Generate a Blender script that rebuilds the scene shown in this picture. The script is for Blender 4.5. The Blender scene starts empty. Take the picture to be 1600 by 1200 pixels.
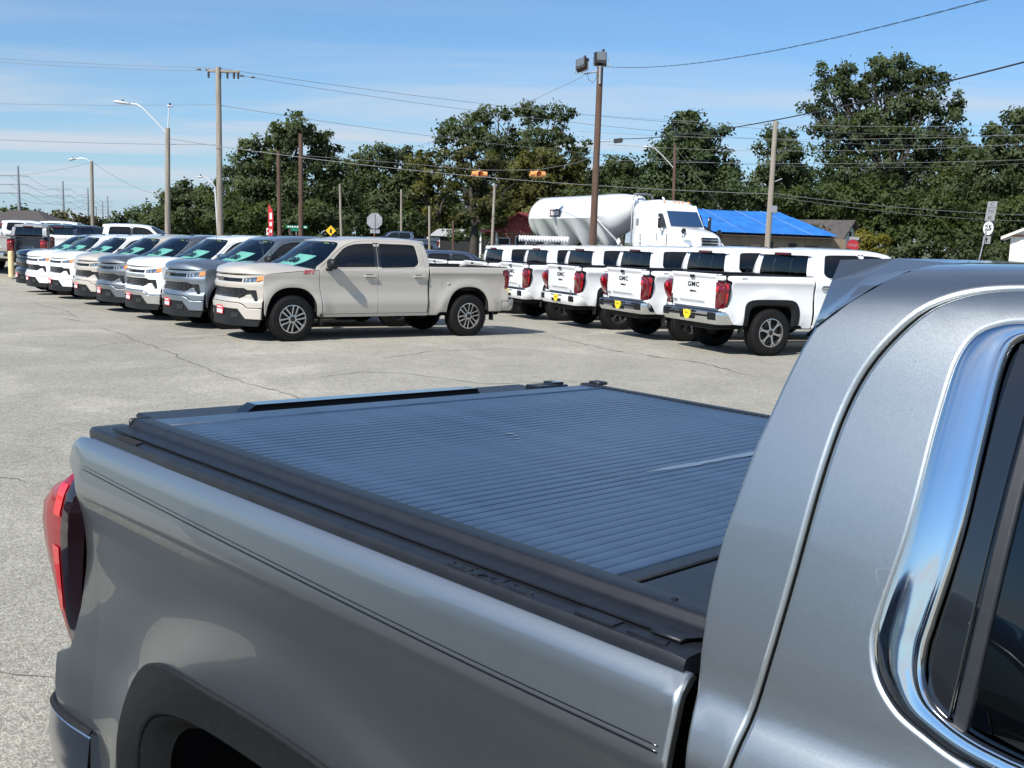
import bpy, math, random
import numpy as np
from mathutils import Vector, Matrix
from mathutils.geometry import delaunay_2d_cdt

sc = bpy.context.scene
COL = sc.collection
R_ = math.radians

# ---------------------------------------------------------------- camera, sky, sun, exposure
CAM_F, CAM_PITCH, CAM_ROLL, CAM_H = 1640.0, .1374, .0320, 1.96   # focal length in pixels of a 1600 wide frame

def cam_axes():
    cp, sp = math.cos(CAM_PITCH), math.sin(CAM_PITCH)
    f = np.array([0, cp, -sp]); u = np.array([0, sp, cp]); r = np.array([1., 0, 0])
    cr, sr = math.cos(CAM_ROLL), math.sin(CAM_ROLL)
    return cr * r + sr * u, -sr * r + cr * u, f

CR, CU, CF = cam_axes()
cam_data = bpy.data.cameras.new('camera')
cam = bpy.data.objects.new('camera', cam_data)
COL.objects.link(cam)
cam.matrix_world = Matrix(((CR[0], CU[0], -CF[0], 0), (CR[1], CU[1], -CF[1], 0), (CR[2], CU[2], -CF[2], CAM_H), (0, 0, 0, 1)))
cam_data.sensor_width = 36
cam_data.lens = 36 * CAM_F / 1600
cam_data.clip_start = .05
cam_data.clip_end = 6000
sc.camera = cam

SUN_AZ = math.atan2(-.47, -.34)        # direction towards the sun, in the ground plane
SUN_EL = R_(43)
sun_dir = Vector((math.cos(SUN_AZ) * math.cos(SUN_EL), math.sin(SUN_AZ) * math.cos(SUN_EL), math.sin(SUN_EL)))
sl = bpy.data.lights.new('sun', 'SUN')
sl.energy = 5.0
sl.angle = R_(.53)
sl.color = (1, .955, .88)
so = bpy.data.objects.new('sun', sl)
COL.objects.link(so)
so.rotation_euler = (-sun_dir).to_track_quat('-Z', 'Y').to_euler()

def build_world():
    w = bpy.data.worlds.new('World')
    sc.world = w
    w.use_nodes = True
    nt = w.node_tree
    N, L = nt.nodes, nt.links
    N.clear()
    out = N.new('ShaderNodeOutputWorld')
    bg = N.new('ShaderNodeBackground')
    bg.inputs['Strength'].default_value = .083
    sky = N.new('ShaderNodeTexSky')
    sky.sky_type = 'NISHITA'
    sky.sun_disc = False
    sky.sun_elevation = SUN_EL
    sky.sun_rotation = math.pi / 2 - SUN_AZ
    sky.air_density = 1.0
    sky.dust_density = .25
    sky.ozone_density = 3.0
    # thin high cloud, mapped on a flat layer overhead so that it thickens towards the horizon
    tc = N.new('ShaderNodeTexCoord')
    sx = N.new('ShaderNodeSeparateXYZ')
    L.new(tc.outputs['Generated'], sx.inputs[0])
    def M(op, a, b=None, c=None):
        m = N.new('ShaderNodeMath'); m.operation = op
        for i, v in enumerate((a, b, c)):
            if v is None: continue
            if isinstance(v, (int, float)): m.inputs[i].default_value = v
            else: L.new(v, m.inputs[i])
        return m.outputs[0]
    zz = M('ADD', M('MAXIMUM', sx.outputs[2], 0.0), .055)
    cx, cy = M('DIVIDE', sx.outputs[0], zz), M('DIVIDE', sx.outputs[1], zz)
    cb = N.new('ShaderNodeCombineXYZ')
    L.new(M('MULTIPLY', cx, .40), cb.inputs[0]); L.new(cy, cb.inputs[1])
    n1 = N.new('ShaderNodeTexNoise')
    n1.inputs['Scale'].default_value = .55; n1.inputs['Detail'].default_value = 9
    n1.inputs['Roughness'].default_value = .56; n1.inputs['Distortion'].default_value = .35
    L.new(cb.outputs[0], n1.inputs['Vector'])
    rp = N.new('ShaderNodeMapRange'); rp.interpolation_type = 'SMOOTHSTEP'
    rp.inputs['From Min'].default_value = .42; rp.inputs['From Max'].default_value = .66
    L.new(n1.outputs[0], rp.inputs[0])
    low = N.new('ShaderNodeValToRGB')
    el = low.color_ramp.elements
    el[0].position = .10; el[0].color = (1, 1, 1, 1)
    el[1].position = .19; el[1].color = (.14, .14, .14, 1)
    for ps, v in ((.32, .20), (.50, .75)):
        e = el.new(ps); e.color = (v, v, v, 1)
    L.new(sx.outputs[2], low.inputs[0])
    fac = M('MULTIPLY', rp.outputs[0], low.outputs[0])
    # the camera's daylight balance, then the pale haze of the lower sky
    tn = N.new('ShaderNodeVectorMath'); tn.operation = 'MULTIPLY'; tn.inputs[1].default_value = (.70, 1.02, 1.28)
    L.new(sky.outputs[0], tn.inputs[0])
    hz = M('MULTIPLY', M('EXPONENT', M('MULTIPLY', M('MAXIMUM', sx.outputs[2], 0.0), -11.0)), .92)
    mh = N.new('ShaderNodeMix'); mh.data_type = 'RGBA'
    L.new(hz, mh.inputs['Factor']); L.new(tn.outputs[0], mh.inputs['A'])
    mh.inputs['B'].default_value = (4.5, 5.9, 7.3, 1)
    mx = N.new('ShaderNodeMix'); mx.data_type = 'RGBA'
    L.new(fac, mx.inputs['Factor'])
    L.new(mh.outputs['Result'], mx.inputs['A'])
    mx.inputs['B'].default_value = (6.1, 6.7, 7.6, 1)
    L.new(mx.outputs['Result'], bg.inputs[0])
    L.new(bg.outputs[0], out.inputs[0])

build_world()
vs = sc.view_settings
vs.view_transform = 'Standard'; vs.look = 'None'; vs.exposure = .35; vs.gamma = 1.0
vs.use_curve_mapping = False
sc.cycles.max_bounces = 8
sc.cycles.transparent_max_bounces = 12
sc.cycles.use_denoising = True

# ---------------------------------------------------------------- small tools
def at(px, py, d):
    """The point of the place seen at pixel (px, py) of the photograph, d metres ahead."""
    v = CR * ((px - 800) / CAM_F) - CU * ((py - 600) / CAM_F) + CF
    v = v * (d / v[1])
    return Vector((v[0], v[1], v[2] + CAM_H))

def gnd(px, py, z=0.0):
    v = CR * ((px - 800) / CAM_F) - CU * ((py - 600) / CAM_F) + CF
    t = (z - CAM_H) / v[2]
    return Vector((v[0] * t, v[1] * t, z))

def tag(o, label=None, cat=None, group=None, kind=None):
    if label: o['label'] = label
    if cat: o['category'] = cat
    if group: o['group'] = group
    if kind: o['kind'] = kind
    return o

def empty(name, loc=(0, 0, 0), rz=0.0):
    o = bpy.data.objects.new(name, None)
    o.empty_display_size = .2
    COL.objects.link(o)
    o.location = loc
    o.rotation_euler = (0, 0, rz)
    return o

def copy_tree(o, parent=None):
    c = o.copy(); COL.objects.link(c); c.parent = parent
    for ch in list(o.children):
        copy_tree(ch, c)
    return c

def mat(name, col, rough=.5, metal=0., coat=0., spec=.5, trans=0., emit=0., coatr=.03, ior=1.5):
    m = bpy.data.materials.new(name); m.use_nodes = True
    b = m.node_tree.nodes['Principled BSDF']
    b.inputs['Base Color'].default_value = (*col, 1)
    b.inputs['Roughness'].default_value = rough
    b.inputs['Metallic'].default_value = metal
    b.inputs['Coat Weight'].default_value = coat
    b.inputs['Coat Roughness'].default_value = coatr
    b.inputs['Specular IOR Level'].default_value = spec
    b.inputs['IOR'].default_value = ior
    if emit:
        b.inputs['Emission Color'].default_value = (*col, 1)
        b.inputs['Emission Strength'].default_value = emit
    return m

def noisy(m, scale=8., amount=.25, detail=5., bump=0., bscale=None, coord='Object', stretch=None, rough_var=0.):
    """Vary a material's own colour (and relief) with noise: grain, dirt, weathering."""
    nt = m.node_tree; N, L = nt.nodes, nt.links
    b = N['Principled BSDF']
    col = tuple(b.inputs['Base Color'].default_value)
    tc = N.new('ShaderNodeTexCoord')
    src = tc.outputs[coord]
    if stretch:
        mp = N.new('ShaderNodeMapping'); mp.inputs['Scale'].default_value = stretch
        L.new(src, mp.inputs[0]); src = mp.outputs[0]
    n = N.new('ShaderNodeTexNoise'); n.inputs['Scale'].default_value = scale; n.inputs['Detail'].default_value = detail
    L.new(src, n.inputs['Vector'])
    mx = N.new('ShaderNodeMix'); mx.data_type = 'RGBA'
    mx.inputs['A'].default_value = tuple(c * (1 - amount) for c in col[:3]) + (1,)
    mx.inputs['B'].default_value = tuple(min(1, c * (1 + amount)) for c in col[:3]) + (1,)
    rp = N.new('ShaderNodeMapRange'); rp.inputs['From Min'].default_value = .3; rp.inputs['From Max'].default_value = .7
    L.new(n.outputs[0], rp.inputs[0])
    L.new(rp.outputs[0], mx.inputs['Factor']); L.new(mx.outputs['Result'], b.inputs['Base Color'])
    if rough_var:
        mr = N.new('ShaderNodeMapRange'); r0 = b.inputs['Roughness'].default_value
        mr.inputs['To Min'].default_value = max(.02, r0 - rough_var); mr.inputs['To Max'].default_value = min(1, r0 + rough_var)
        L.new(n.outputs[0], mr.inputs[0]); L.new(mr.outputs[0], b.inputs['Roughness'])
    if bump:
        n2 = N.new('ShaderNodeTexNoise'); n2.inputs['Scale'].default_value = bscale or scale * 4; n2.inputs['Detail'].default_value = 4
        L.new(src, n2.inputs['Vector'])
        bp = N.new('ShaderNodeBump'); bp.inputs['Strength'].default_value = 1.0; bp.inputs['Distance'].default_value = bump
        L.new(n2.outputs[0], bp.inputs['Height']); L.new(bp.outputs[0], b.inputs['Normal'])
    return m

def paint(name, col, metal=.0, rough=.4, flake=0., flake_scale=900.):
    m = mat(name, col, rough, metal, 1.0, .5, coatr=.015)
    nt = m.node_tree; N, L = nt.nodes, nt.links
    b = N['Principled BSDF']
    if flake:
        tc = N.new('ShaderNodeTexCoord')
        v = N.new('ShaderNodeTexVoronoi'); v.inputs['Scale'].default_value = flake_scale
        L.new(tc.outputs['Object'], v.inputs['Vector'])
        hs = N.new('ShaderNodeSeparateColor'); L.new(v.outputs['Color'], hs.inputs[0])
        mr = N.new('ShaderNodeMapRange'); mr.inputs['To Min'].default_value = 1 - flake; mr.inputs['To Max'].default_value = 1 + flake
        L.new(hs.outputs[0], mr.inputs[0])
        mm = N.new('ShaderNodeVectorMath'); mm.operation = 'SCALE'; mm.inputs[0].default_value = col
        L.new(mr.outputs[0], mm.inputs['Scale']); L.new(mm.outputs[0], b.inputs['Base Color'])
        nm = N.new('ShaderNodeVectorMath'); nm.operation = 'SUBTRACT'; nm.inputs[1].default_value = (.5, .5, .5)
        L.new(v.outputs['Color'], nm.inputs[0])
        sc_ = N.new('ShaderNodeVectorMath'); sc_.operation = 'SCALE'; sc_.inputs['Scale'].default_value = flake * .9
        L.new(nm.outputs[0], sc_.inputs[0])
        ge = N.new('ShaderNodeNewGeometry')
        ad = N.new('ShaderNodeVectorMath'); ad.operation = 'ADD'
        L.new(ge.outputs['Normal'], ad.inputs[0]); L.new(sc_.outputs[0], ad.inputs[1])
        no = N.new('ShaderNodeVectorMath'); no.operation = 'NORMALIZE'
        L.new(ad.outputs[0], no.inputs[0]); L.new(no.outputs[0], b.inputs['Normal'])
        L.new(ge.outputs['Normal'], b.inputs['Coat Normal'])
    return m

def glass(name, tint, rough=.0, extra=.03):
    m = bpy.data.materials.new(name); m.use_nodes = True
    nt = m.node_tree; N, L = nt.nodes, nt.links
    N.clear()
    out = N.new('ShaderNodeOutputMaterial')
    tr = N.new('ShaderNodeBsdfTransparent'); tr.inputs[0].default_value = (*tint, 1)
    gl = N.new('ShaderNodeBsdfGlossy'); gl.inputs['Roughness'].default_value = rough
    fr = N.new('ShaderNodeFresnel'); fr.inputs[0].default_value = 1.55
    mx = N.new('ShaderNodeMixShader')
    ma = N.new('ShaderNodeMath'); ma.operation = 'MULTIPLY_ADD'; ma.inputs[1].default_value = 1.0; ma.inputs[2].default_value = extra
    L.new(fr.outputs[0], ma.inputs[0]); L.new(ma.outputs[0], mx.inputs[0])
    L.new(tr.outputs[0], mx.inputs[1]); L.new(gl.outputs[0], mx.inputs[2]); L.new(mx.outputs[0], out.inputs[0])
    return m

class MB:
    """Collects shapes and links them as one mesh object."""
    def __init__(s):
        s.v = []; s.f = []; s.m = []
    def add(s, vs, fs, mi=0):
        o = len(s.v)
        s.v.extend([tuple(map(float, p)) for p in vs])
        s.f.extend([tuple(i + o for i in f) for f in fs])
        s.m.extend([mi] * len(fs))
        return s
    def box(s, c, d, b=.0, mi=0, M=None):
        x, y, z = (k / 2 for k in d)
        b = min(b, x * .9, y * .9, z * .9)
        if b <= 0:
            vs = [(i * x, j * y, k * z) for i in (-1, 1) for j in (-1, 1) for k in (-1, 1)]
            fs = [(0, 1, 3, 2), (4, 6, 7, 5), (0, 4, 5, 1), (2, 3, 7, 6), (0, 2, 6, 4), (1, 5, 7, 3)]
        else:
            vs = []; idx = {}
            for i in (-1, 1):
                for j in (-1, 1):
                    for k in (-1, 1):
                        for a in range(3):
                            p = [i * (x - b), j * (y - b), k * (z - b)]
                            p[a] = (i, j, k)[a] * (x, y, z)[a]
                            idx[(i, j, k, a)] = len(vs); vs.append(tuple(p))
            fs = []
            for a in range(3):
                u, w = [(1, 2), (2, 0), (0, 1)][a]
                for sg in (-1, 1):
                    q = []
                    for su, sw in ((-1, -1), (1, -1), (1, 1), (-1, 1)):
                        t = [0, 0, 0]; t[a] = sg; t[u] = su; t[w] = sw
                        q.append(idx[(*t, a)])
                    fs.append(tuple(q if sg > 0 else q[::-1]))
                for su in (-1, 1):
                    for sw in (-1, 1):
                        t0 = [0, 0, 0]; t1 = [0, 0, 0]
                        t0[a] = -1; t1[a] = 1; t0[u] = t1[u] = su; t0[w] = t1[w] = sw
                        q = [idx[(*t0, u)], idx[(*t1, u)], idx[(*t1, w)], idx[(*t0, w)]]
                        fs.append(tuple(q if su * sw < 0 else q[::-1]))
            for i in (-1, 1):
                for j in (-1, 1):
                    for k in (-1, 1):
                        q = [idx[(i, j, k, a)] for a in range(3)]
                        fs.append(tuple(q if i * j * k > 0 else q[::-1]))
        if M is not None:
            vs = [M @ Vector(p) for p in vs]
        vs = [(p[0] + c[0], p[1] + c[1], p[2] + c[2]) for p in vs]
        return s.add(vs, fs, mi)
    def tube(s, path, rad, n=8, mi=0, cap=True):
        P = [Vector(p) for p in path]
        if isinstance(rad, (int, float)): rad = [rad] * len(P)
        vs = []; fs = []; up = None
        for i, p in enumerate(P):
            d = (P[min(i + 1, len(P) - 1)] - P[max(i - 1, 0)])
            if d.length < 1e-9: d = Vector((0, 0, 1))
            d.normalize()
            if up is None:
                a = Vector((0, 0, 1)) if abs(d.z) < .9 else Vector((1, 0, 0))
                up = d.cross(a).normalized()
            up = (up - d * up.dot(d)).normalized()
            w = d.cross(up)
            for k in range(n):
                t = 2 * math.pi * k / n
                vs.append(p + (up * math.cos(t) + w * math.sin(t)) * rad[i])
        for i in range(len(P) - 1):
            for k in range(n):
                fs.append((i * n + k, i * n + (k + 1) % n, (i + 1) * n + (k + 1) % n, (i + 1) * n + k))
        if cap:
            fs.append(tuple(range(n))[::-1]); fs.append(tuple((len(P) - 1) * n + k for k in range(n)))
        return s.add(vs, fs, mi)
    def lathe(s, prof, n=24, axis='z', c=(0, 0, 0), mi=0):
        vs = []; fs = []
        for (r, h) in prof:
            for k in range(n):
                t = 2 * math.pi * k / n
                a, b = r * math.cos(t), r * math.sin(t)
                p = {'z': (a, b, h), 'y': (a, h, b), 'x': (h, a, b)}[axis]
                vs.append((p[0] + c[0], p[1] + c[1], p[2] + c[2]))
        for i in range(len(prof) - 1):
            for k in range(n):
                q = (i * n + k, i * n + (k + 1) % n, (i + 1) * n + (k + 1) % n, (i + 1) * n + k)
                fs.append(q if axis != 'y' else q[::-1])
        return s.add(vs, fs, mi)
    def prism(s, poly, h, M=None, mi=0, taper=1.0):
        """Polygon in xy, extruded along z from 0 to h."""
        n = len(poly)
        cx = sum(p[0] for p in poly) / n; cy = sum(p[1] for p in poly) / n
        vs = [(p[0], p[1], 0) for p in poly] + [(cx + (p[0] - cx) * taper, cy + (p[1] - cy) * taper, h) for p in poly]
        fs = [tuple(range(n))[::-1], tuple(range(n, 2 * n))]
        fs += [(i, (i + 1) % n, n + (i + 1) % n, n + i) for i in range(n)]
        if M is not None: vs = [M @ Vector(p) for p in vs]
        return s.add(vs, fs, mi)
    def grid(s, fn, nu, nv, mi=0, flip=False):
        vs = [fn(i / nu, j / nv) for j in range(nv + 1) for i in range(nu + 1)]
        fs = []
        for j in range(nv):
            for i in range(nu):
                a = j * (nu + 1) + i
                q = (a, a + 1, a + nu + 2, a + nu + 1)
                fs.append(q[::-1] if flip else q)
        return s.add(vs, fs, mi)
    def build(s, name, mats, parent=None, smooth=35, X=None):
        me = bpy.data.meshes.new(name)
        v = s.v if X is None else [X(p) for p in s.v]
        me.from_pydata(v, [], s.f)
        if not isinstance(mats, (list, tuple)): mats = [mats]
        for m in mats: me.materials.append(m)
        if len(mats) > 1: me.polygons.foreach_set('material_index', s.m)
        if smooth:
            me.polygons.foreach_set('use_smooth', [True] * len(s.f))
            me.set_sharp_from_angle(angle=R_(smooth))
        me.update()
        o = bpy.data.objects.new(name, me)
        COL.objects.link(o)
        if parent: o.parent = parent
        return o

def text(name, body, size, M, m, parent=None, extrude=.002, align='CENTER', shear=0., sx=1.0, bold=0.0, gap=1.0):
    c = bpy.data.curves.new(name, 'FONT')
    c.body = body; c.size = size; c.extrude = extrude; c.align_x = align; c.align_y = 'CENTER'; c.shear = shear
    c.offset = bold; c.resolution_u = 2; c.space_character = gap
    t = bpy.data.objects.new('text_source', c)
    me = bpy.data.meshes.new_from_object(t)
    bpy.data.objects.remove(t); bpy.data.curves.remove(c)
    me.name = name
    me.materials.clear(); me.materials.append(m)
    o = bpy.data.objects.new(name, me)
    COL.objects.link(o)
    o.parent = parent
    o.matrix_local = M @ Matrix.Diagonal((sx, 1, 1, 1))
    return o

def frame(o, x, y):
    """Matrix with the given origin, x axis and y axis."""
    x = Vector(x).normalized(); y = Vector(y); y = (y - x * y.dot(x)).normalized(); z = x.cross(y)
    return Matrix(((x.x, y.x, z.x, o[0]), (x.y, y.y, z.y, o[1]), (x.z, y.z, z.z, o[2]), (0, 0, 0, 1)))
# ---------------------------------------------------------------- truck body: surfaces
#GEO-BEGIN
def pchip(xs, ys):
    xs = np.array(xs, float); ys = np.array(ys, float)
    h = np.diff(xs); d = np.diff(ys) / h
    m = np.zeros_like(ys)
    for i in range(1, len(xs) - 1):
        if d[i - 1] * d[i] > 0:
            w1 = 2 * h[i] + h[i - 1]; w2 = h[i] + 2 * h[i - 1]
            m[i] = (w1 + w2) / (w1 / d[i - 1] + w2 / d[i])
    m[0] = d[0]; m[-1] = d[-1]
    def f(x):
        x = np.clip(np.asarray(x, float), xs[0], xs[-1])
        i = np.clip(np.searchsorted(xs, x) - 1, 0, len(h) - 1)
        t = (x - xs[i]) / h[i]
        return ((2 * t**3 - 3 * t**2 + 1) * ys[i] + (t**3 - 2 * t**2 + t) * h[i] * m[i]
                + (-2 * t**3 + 3 * t**2) * ys[i + 1] + (t**3 - t**2) * h[i] * m[i + 1])
    return f

def sst(x, a, b):
    t = np.clip((np.asarray(x, float) - a) / (b - a), 0, 1)
    return t * t * (3 - 2 * t)

CAB_V = [.36, .44, .50, .60, .70, .76, .92, 1.10, 1.22, 1.28, 1.33, 1.36, 1.42, 1.50, 1.60, 1.70, 1.78, 1.82, 1.86, 1.91, 1.97, 2.09, 2.32, 2.66]
CAB_Y = [.925, .948, .966, .985, .998, .994, .978, .984, .998, .997, .982, .965, .952, .936, .914, .886, .858, .835, .80, .757, .70, .582, .353, 0.]
CAB_Z = [.36, .44, .50, .60, .70, .76, .92, 1.10, 1.22, 1.28, 1.33, 1.36, 1.42, 1.50, 1.60, 1.70, 1.78, 1.82, 1.853, 1.878, 1.894, 1.908, 1.92, 1.925]
FG_Z = [.36, .44, .50, .60, .70, .76, .92, 1.10, 1.22, 1.28, 1.335, 1.37, 1.44, 1.53, 1.645, 1.755, 1.846, 1.889, 1.917, 1.932, 1.939, 1.944, 1.949, 1.95]
BED_V = [.36, .44, .50, .60, .72, .90, 1.05, 1.16, 1.205, 1.235, 1.252, 1.262, 1.268, 1.28, 1.32, 1.354, 1.360, 1.366, 1.378, 1.392]
BED_Y = [.92, .943, .957, .972, .980, .968, .964, .972, .9815, .9905, .9965, .9986, .9986, .9962, .9880, .9810, .9795, .9760, .9650, .9520]
yc, yb = pchip(CAB_V, CAB_Y), pchip(BED_V, BED_Y)
zc, zf = pchip(CAB_V, CAB_Z), pchip(CAB_V, FG_Z)

def side_surface(fg=False, sgn=1.0):
    """(x, v) -> point of the body side and roof: x along the truck from the rear axle, v up the side and over the roof."""
    zt = zf if fg else zc
    def F(x, v):
        x = np.asarray(x, float); v = np.asarray(v, float)
        bed = x < .9095
        y = np.where(bed, yb(v), yc(v)); z = np.where(bed, v, zt(v))
        lowv = v < 1.34
        for ax in (0., 3.745):
            r = np.hypot((x - ax) * .93, (v - .44))
            y = y + np.where(lowv, .022 * np.exp(-((r - .60) / .10) ** 2) * sst(v, .36, .60), 0)
        # plan taper at nose and tail
        y = y - .30 * np.clip((x - 4.0) / .55, 0, 2) ** 3 * .25 * np.where(lowv, 1, 0)
        y = y - .022 * np.clip((-.84 - x) / .15, 0, 2) ** 2 * sst(v, .95, 1.2) + .008 * np.clip((-.80 - x) / .15, 0, 1) * (1 - sst(v, .9, 1.1))
        # fender crown falls towards the headlight, roof falls towards the windscreen and the tail
        up = np.clip((v - 1.36) / .5, 0, 1)
        z = z - up * (.085 * np.clip((x - 2.05) / .8, 0, 1.5) ** 2.2 + .035 * np.clip((1.45 - x) / .45, 0, 1.5) ** 2) * (0.45 if fg else 1.0)
        return np.stack([x, sgn * y, z], -1)
    return F

def normal_of(F, x, v, e=.004):
    a = F(x + e, v) - F(x - e, v); b = F(x, v + e) - F(x, v - e)
    n = np.cross(a, b)
    return n / np.maximum(np.linalg.norm(n, axis=-1, keepdims=True), 1e-12)
#GEO-END
# ---------------------------------------------------------------- panels: a cut sheet laid on a surface, with rolled edges
def resample(poly, step):
    out = []
    n = len(poly)
    for i in range(n):
        a = np.array(poly[i], float); b = np.array(poly[(i + 1) % n], float)
        k = max(1, int(math.ceil(np.linalg.norm(b - a) / step)))
        for j in range(k): out.append(a + (b - a) * j / k)
    return np.array(out)

def rnd(poly, rad, n=5):
    """Round the corners of a polygon; rad is one radius or one per corner."""
    P = [np.array(p, float) for p in poly]; out = []
    for i in range(len(P)):
        r = rad[i] if isinstance(rad, (list, tuple)) else rad
        a, p, b = P[i - 1], P[i], P[(i + 1) % len(P)]
        da, db = a - p, b - p
        la, lb = np.linalg.norm(da), np.linalg.norm(db)
        t = min(r, la * .48, lb * .48)
        if t < 1e-5: out.append(p); continue
        u, w = p + da / la * t, p + db / lb * t
        for k in range(n + 1):
            s = k / n
            out.append((1 - s) ** 2 * u + 2 * s * (1 - s) * p + s * s * w)
    return [tuple(q) for q in out]

def spl(pts, n=6, closed=False):
    """Catmull-Rom curve through the points."""
    P = [np.array(p, float) for p in pts]; out = []
    m = len(P)
    rng = range(m) if closed else range(m - 1)
    for i in rng:
        p0 = P[(i - 1) % m] if closed or i > 0 else 2 * P[0] - P[1]
        p1, p2 = P[i], P[(i + 1) % m]
        p3 = P[(i + 2) % m] if closed or i + 2 < m else 2 * P[-1] - P[-2]
        for k in range(n):
            t = k / n
            out.append(.5 * ((2 * p1) + (-p0 + p2) * t + (2 * p0 - 5 * p1 + 4 * p2 - p3) * t * t + (-p0 + 3 * p1 - 3 * p2 + p3) * t ** 3))
    if not closed: out.append(P[-1])
    return [tuple(q) for q in out]

def cspl(pts, n=8):
    """Closed centripetal Catmull-Rom curve: no bulges where the control points change spacing."""
    P = np.array(pts, float); m = len(P); out = []
    for i in range(m):
        p = [P[(i + k) % m] for k in (-1, 0, 1, 2)]
        t = [0.]
        for k in range(3): t.append(t[-1] + max(1e-6, np.linalg.norm(p[k + 1] - p[k])) ** .5)
        for k in range(n):
            q = t[1] + (t[2] - t[1]) * k / n
            L = lambda a, b, ta, tb: ((tb - q) * a + (q - ta) * b) / (tb - ta)
            a1, a2, a3 = L(p[0], p[1], t[0], t[1]), L(p[1], p[2], t[1], t[2]), L(p[2], p[3], t[2], t[3])
            b1, b2 = L(a1, a2, t[0], t[2]), L(a2, a3, t[1], t[3])
            out.append(tuple(L(b1, b2, t[1], t[2])))
    return out

def area2(p):
    x, y = p[:, 0], p[:, 1]
    return float(np.sum(x * np.roll(y, -1) - np.roll(x, -1) * y))

def inside(pts, poly):
    x, y = pts[:, 0], pts[:, 1]
    r = np.zeros(len(pts), bool)
    n = len(poly)
    for i in range(n):
        x1, y1 = poly[i]; x2, y2 = poly[(i + 1) % n]
        if y1 == y2: continue
        c = ((y1 > y) != (y2 > y)) & (x < (x2 - x1) * (y - y1) / (y2 - y1) + x1)
        r ^= c
    return r

def loop_out(p):
    """Unit vectors that point off the sheet, and the miter, for a loop with the sheet on its left."""
    a = p - np.roll(p, 1, 0); b = np.roll(p, -1, 0) - p
    a /= np.maximum(np.linalg.norm(a, axis=1, keepdims=True), 1e-9); b /= np.maximum(np.linalg.norm(b, axis=1, keepdims=True), 1e-9)
    na = np.stack([a[:, 1], -a[:, 0]], 1); nb = np.stack([b[:, 1], -b[:, 0]], 1)
    n = na + nb; l = np.linalg.norm(n, axis=1, keepdims=True); n = n / np.maximum(l, 1e-6)
    return n, 1 / np.maximum(np.abs((n * na).sum(1)), .55)

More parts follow.
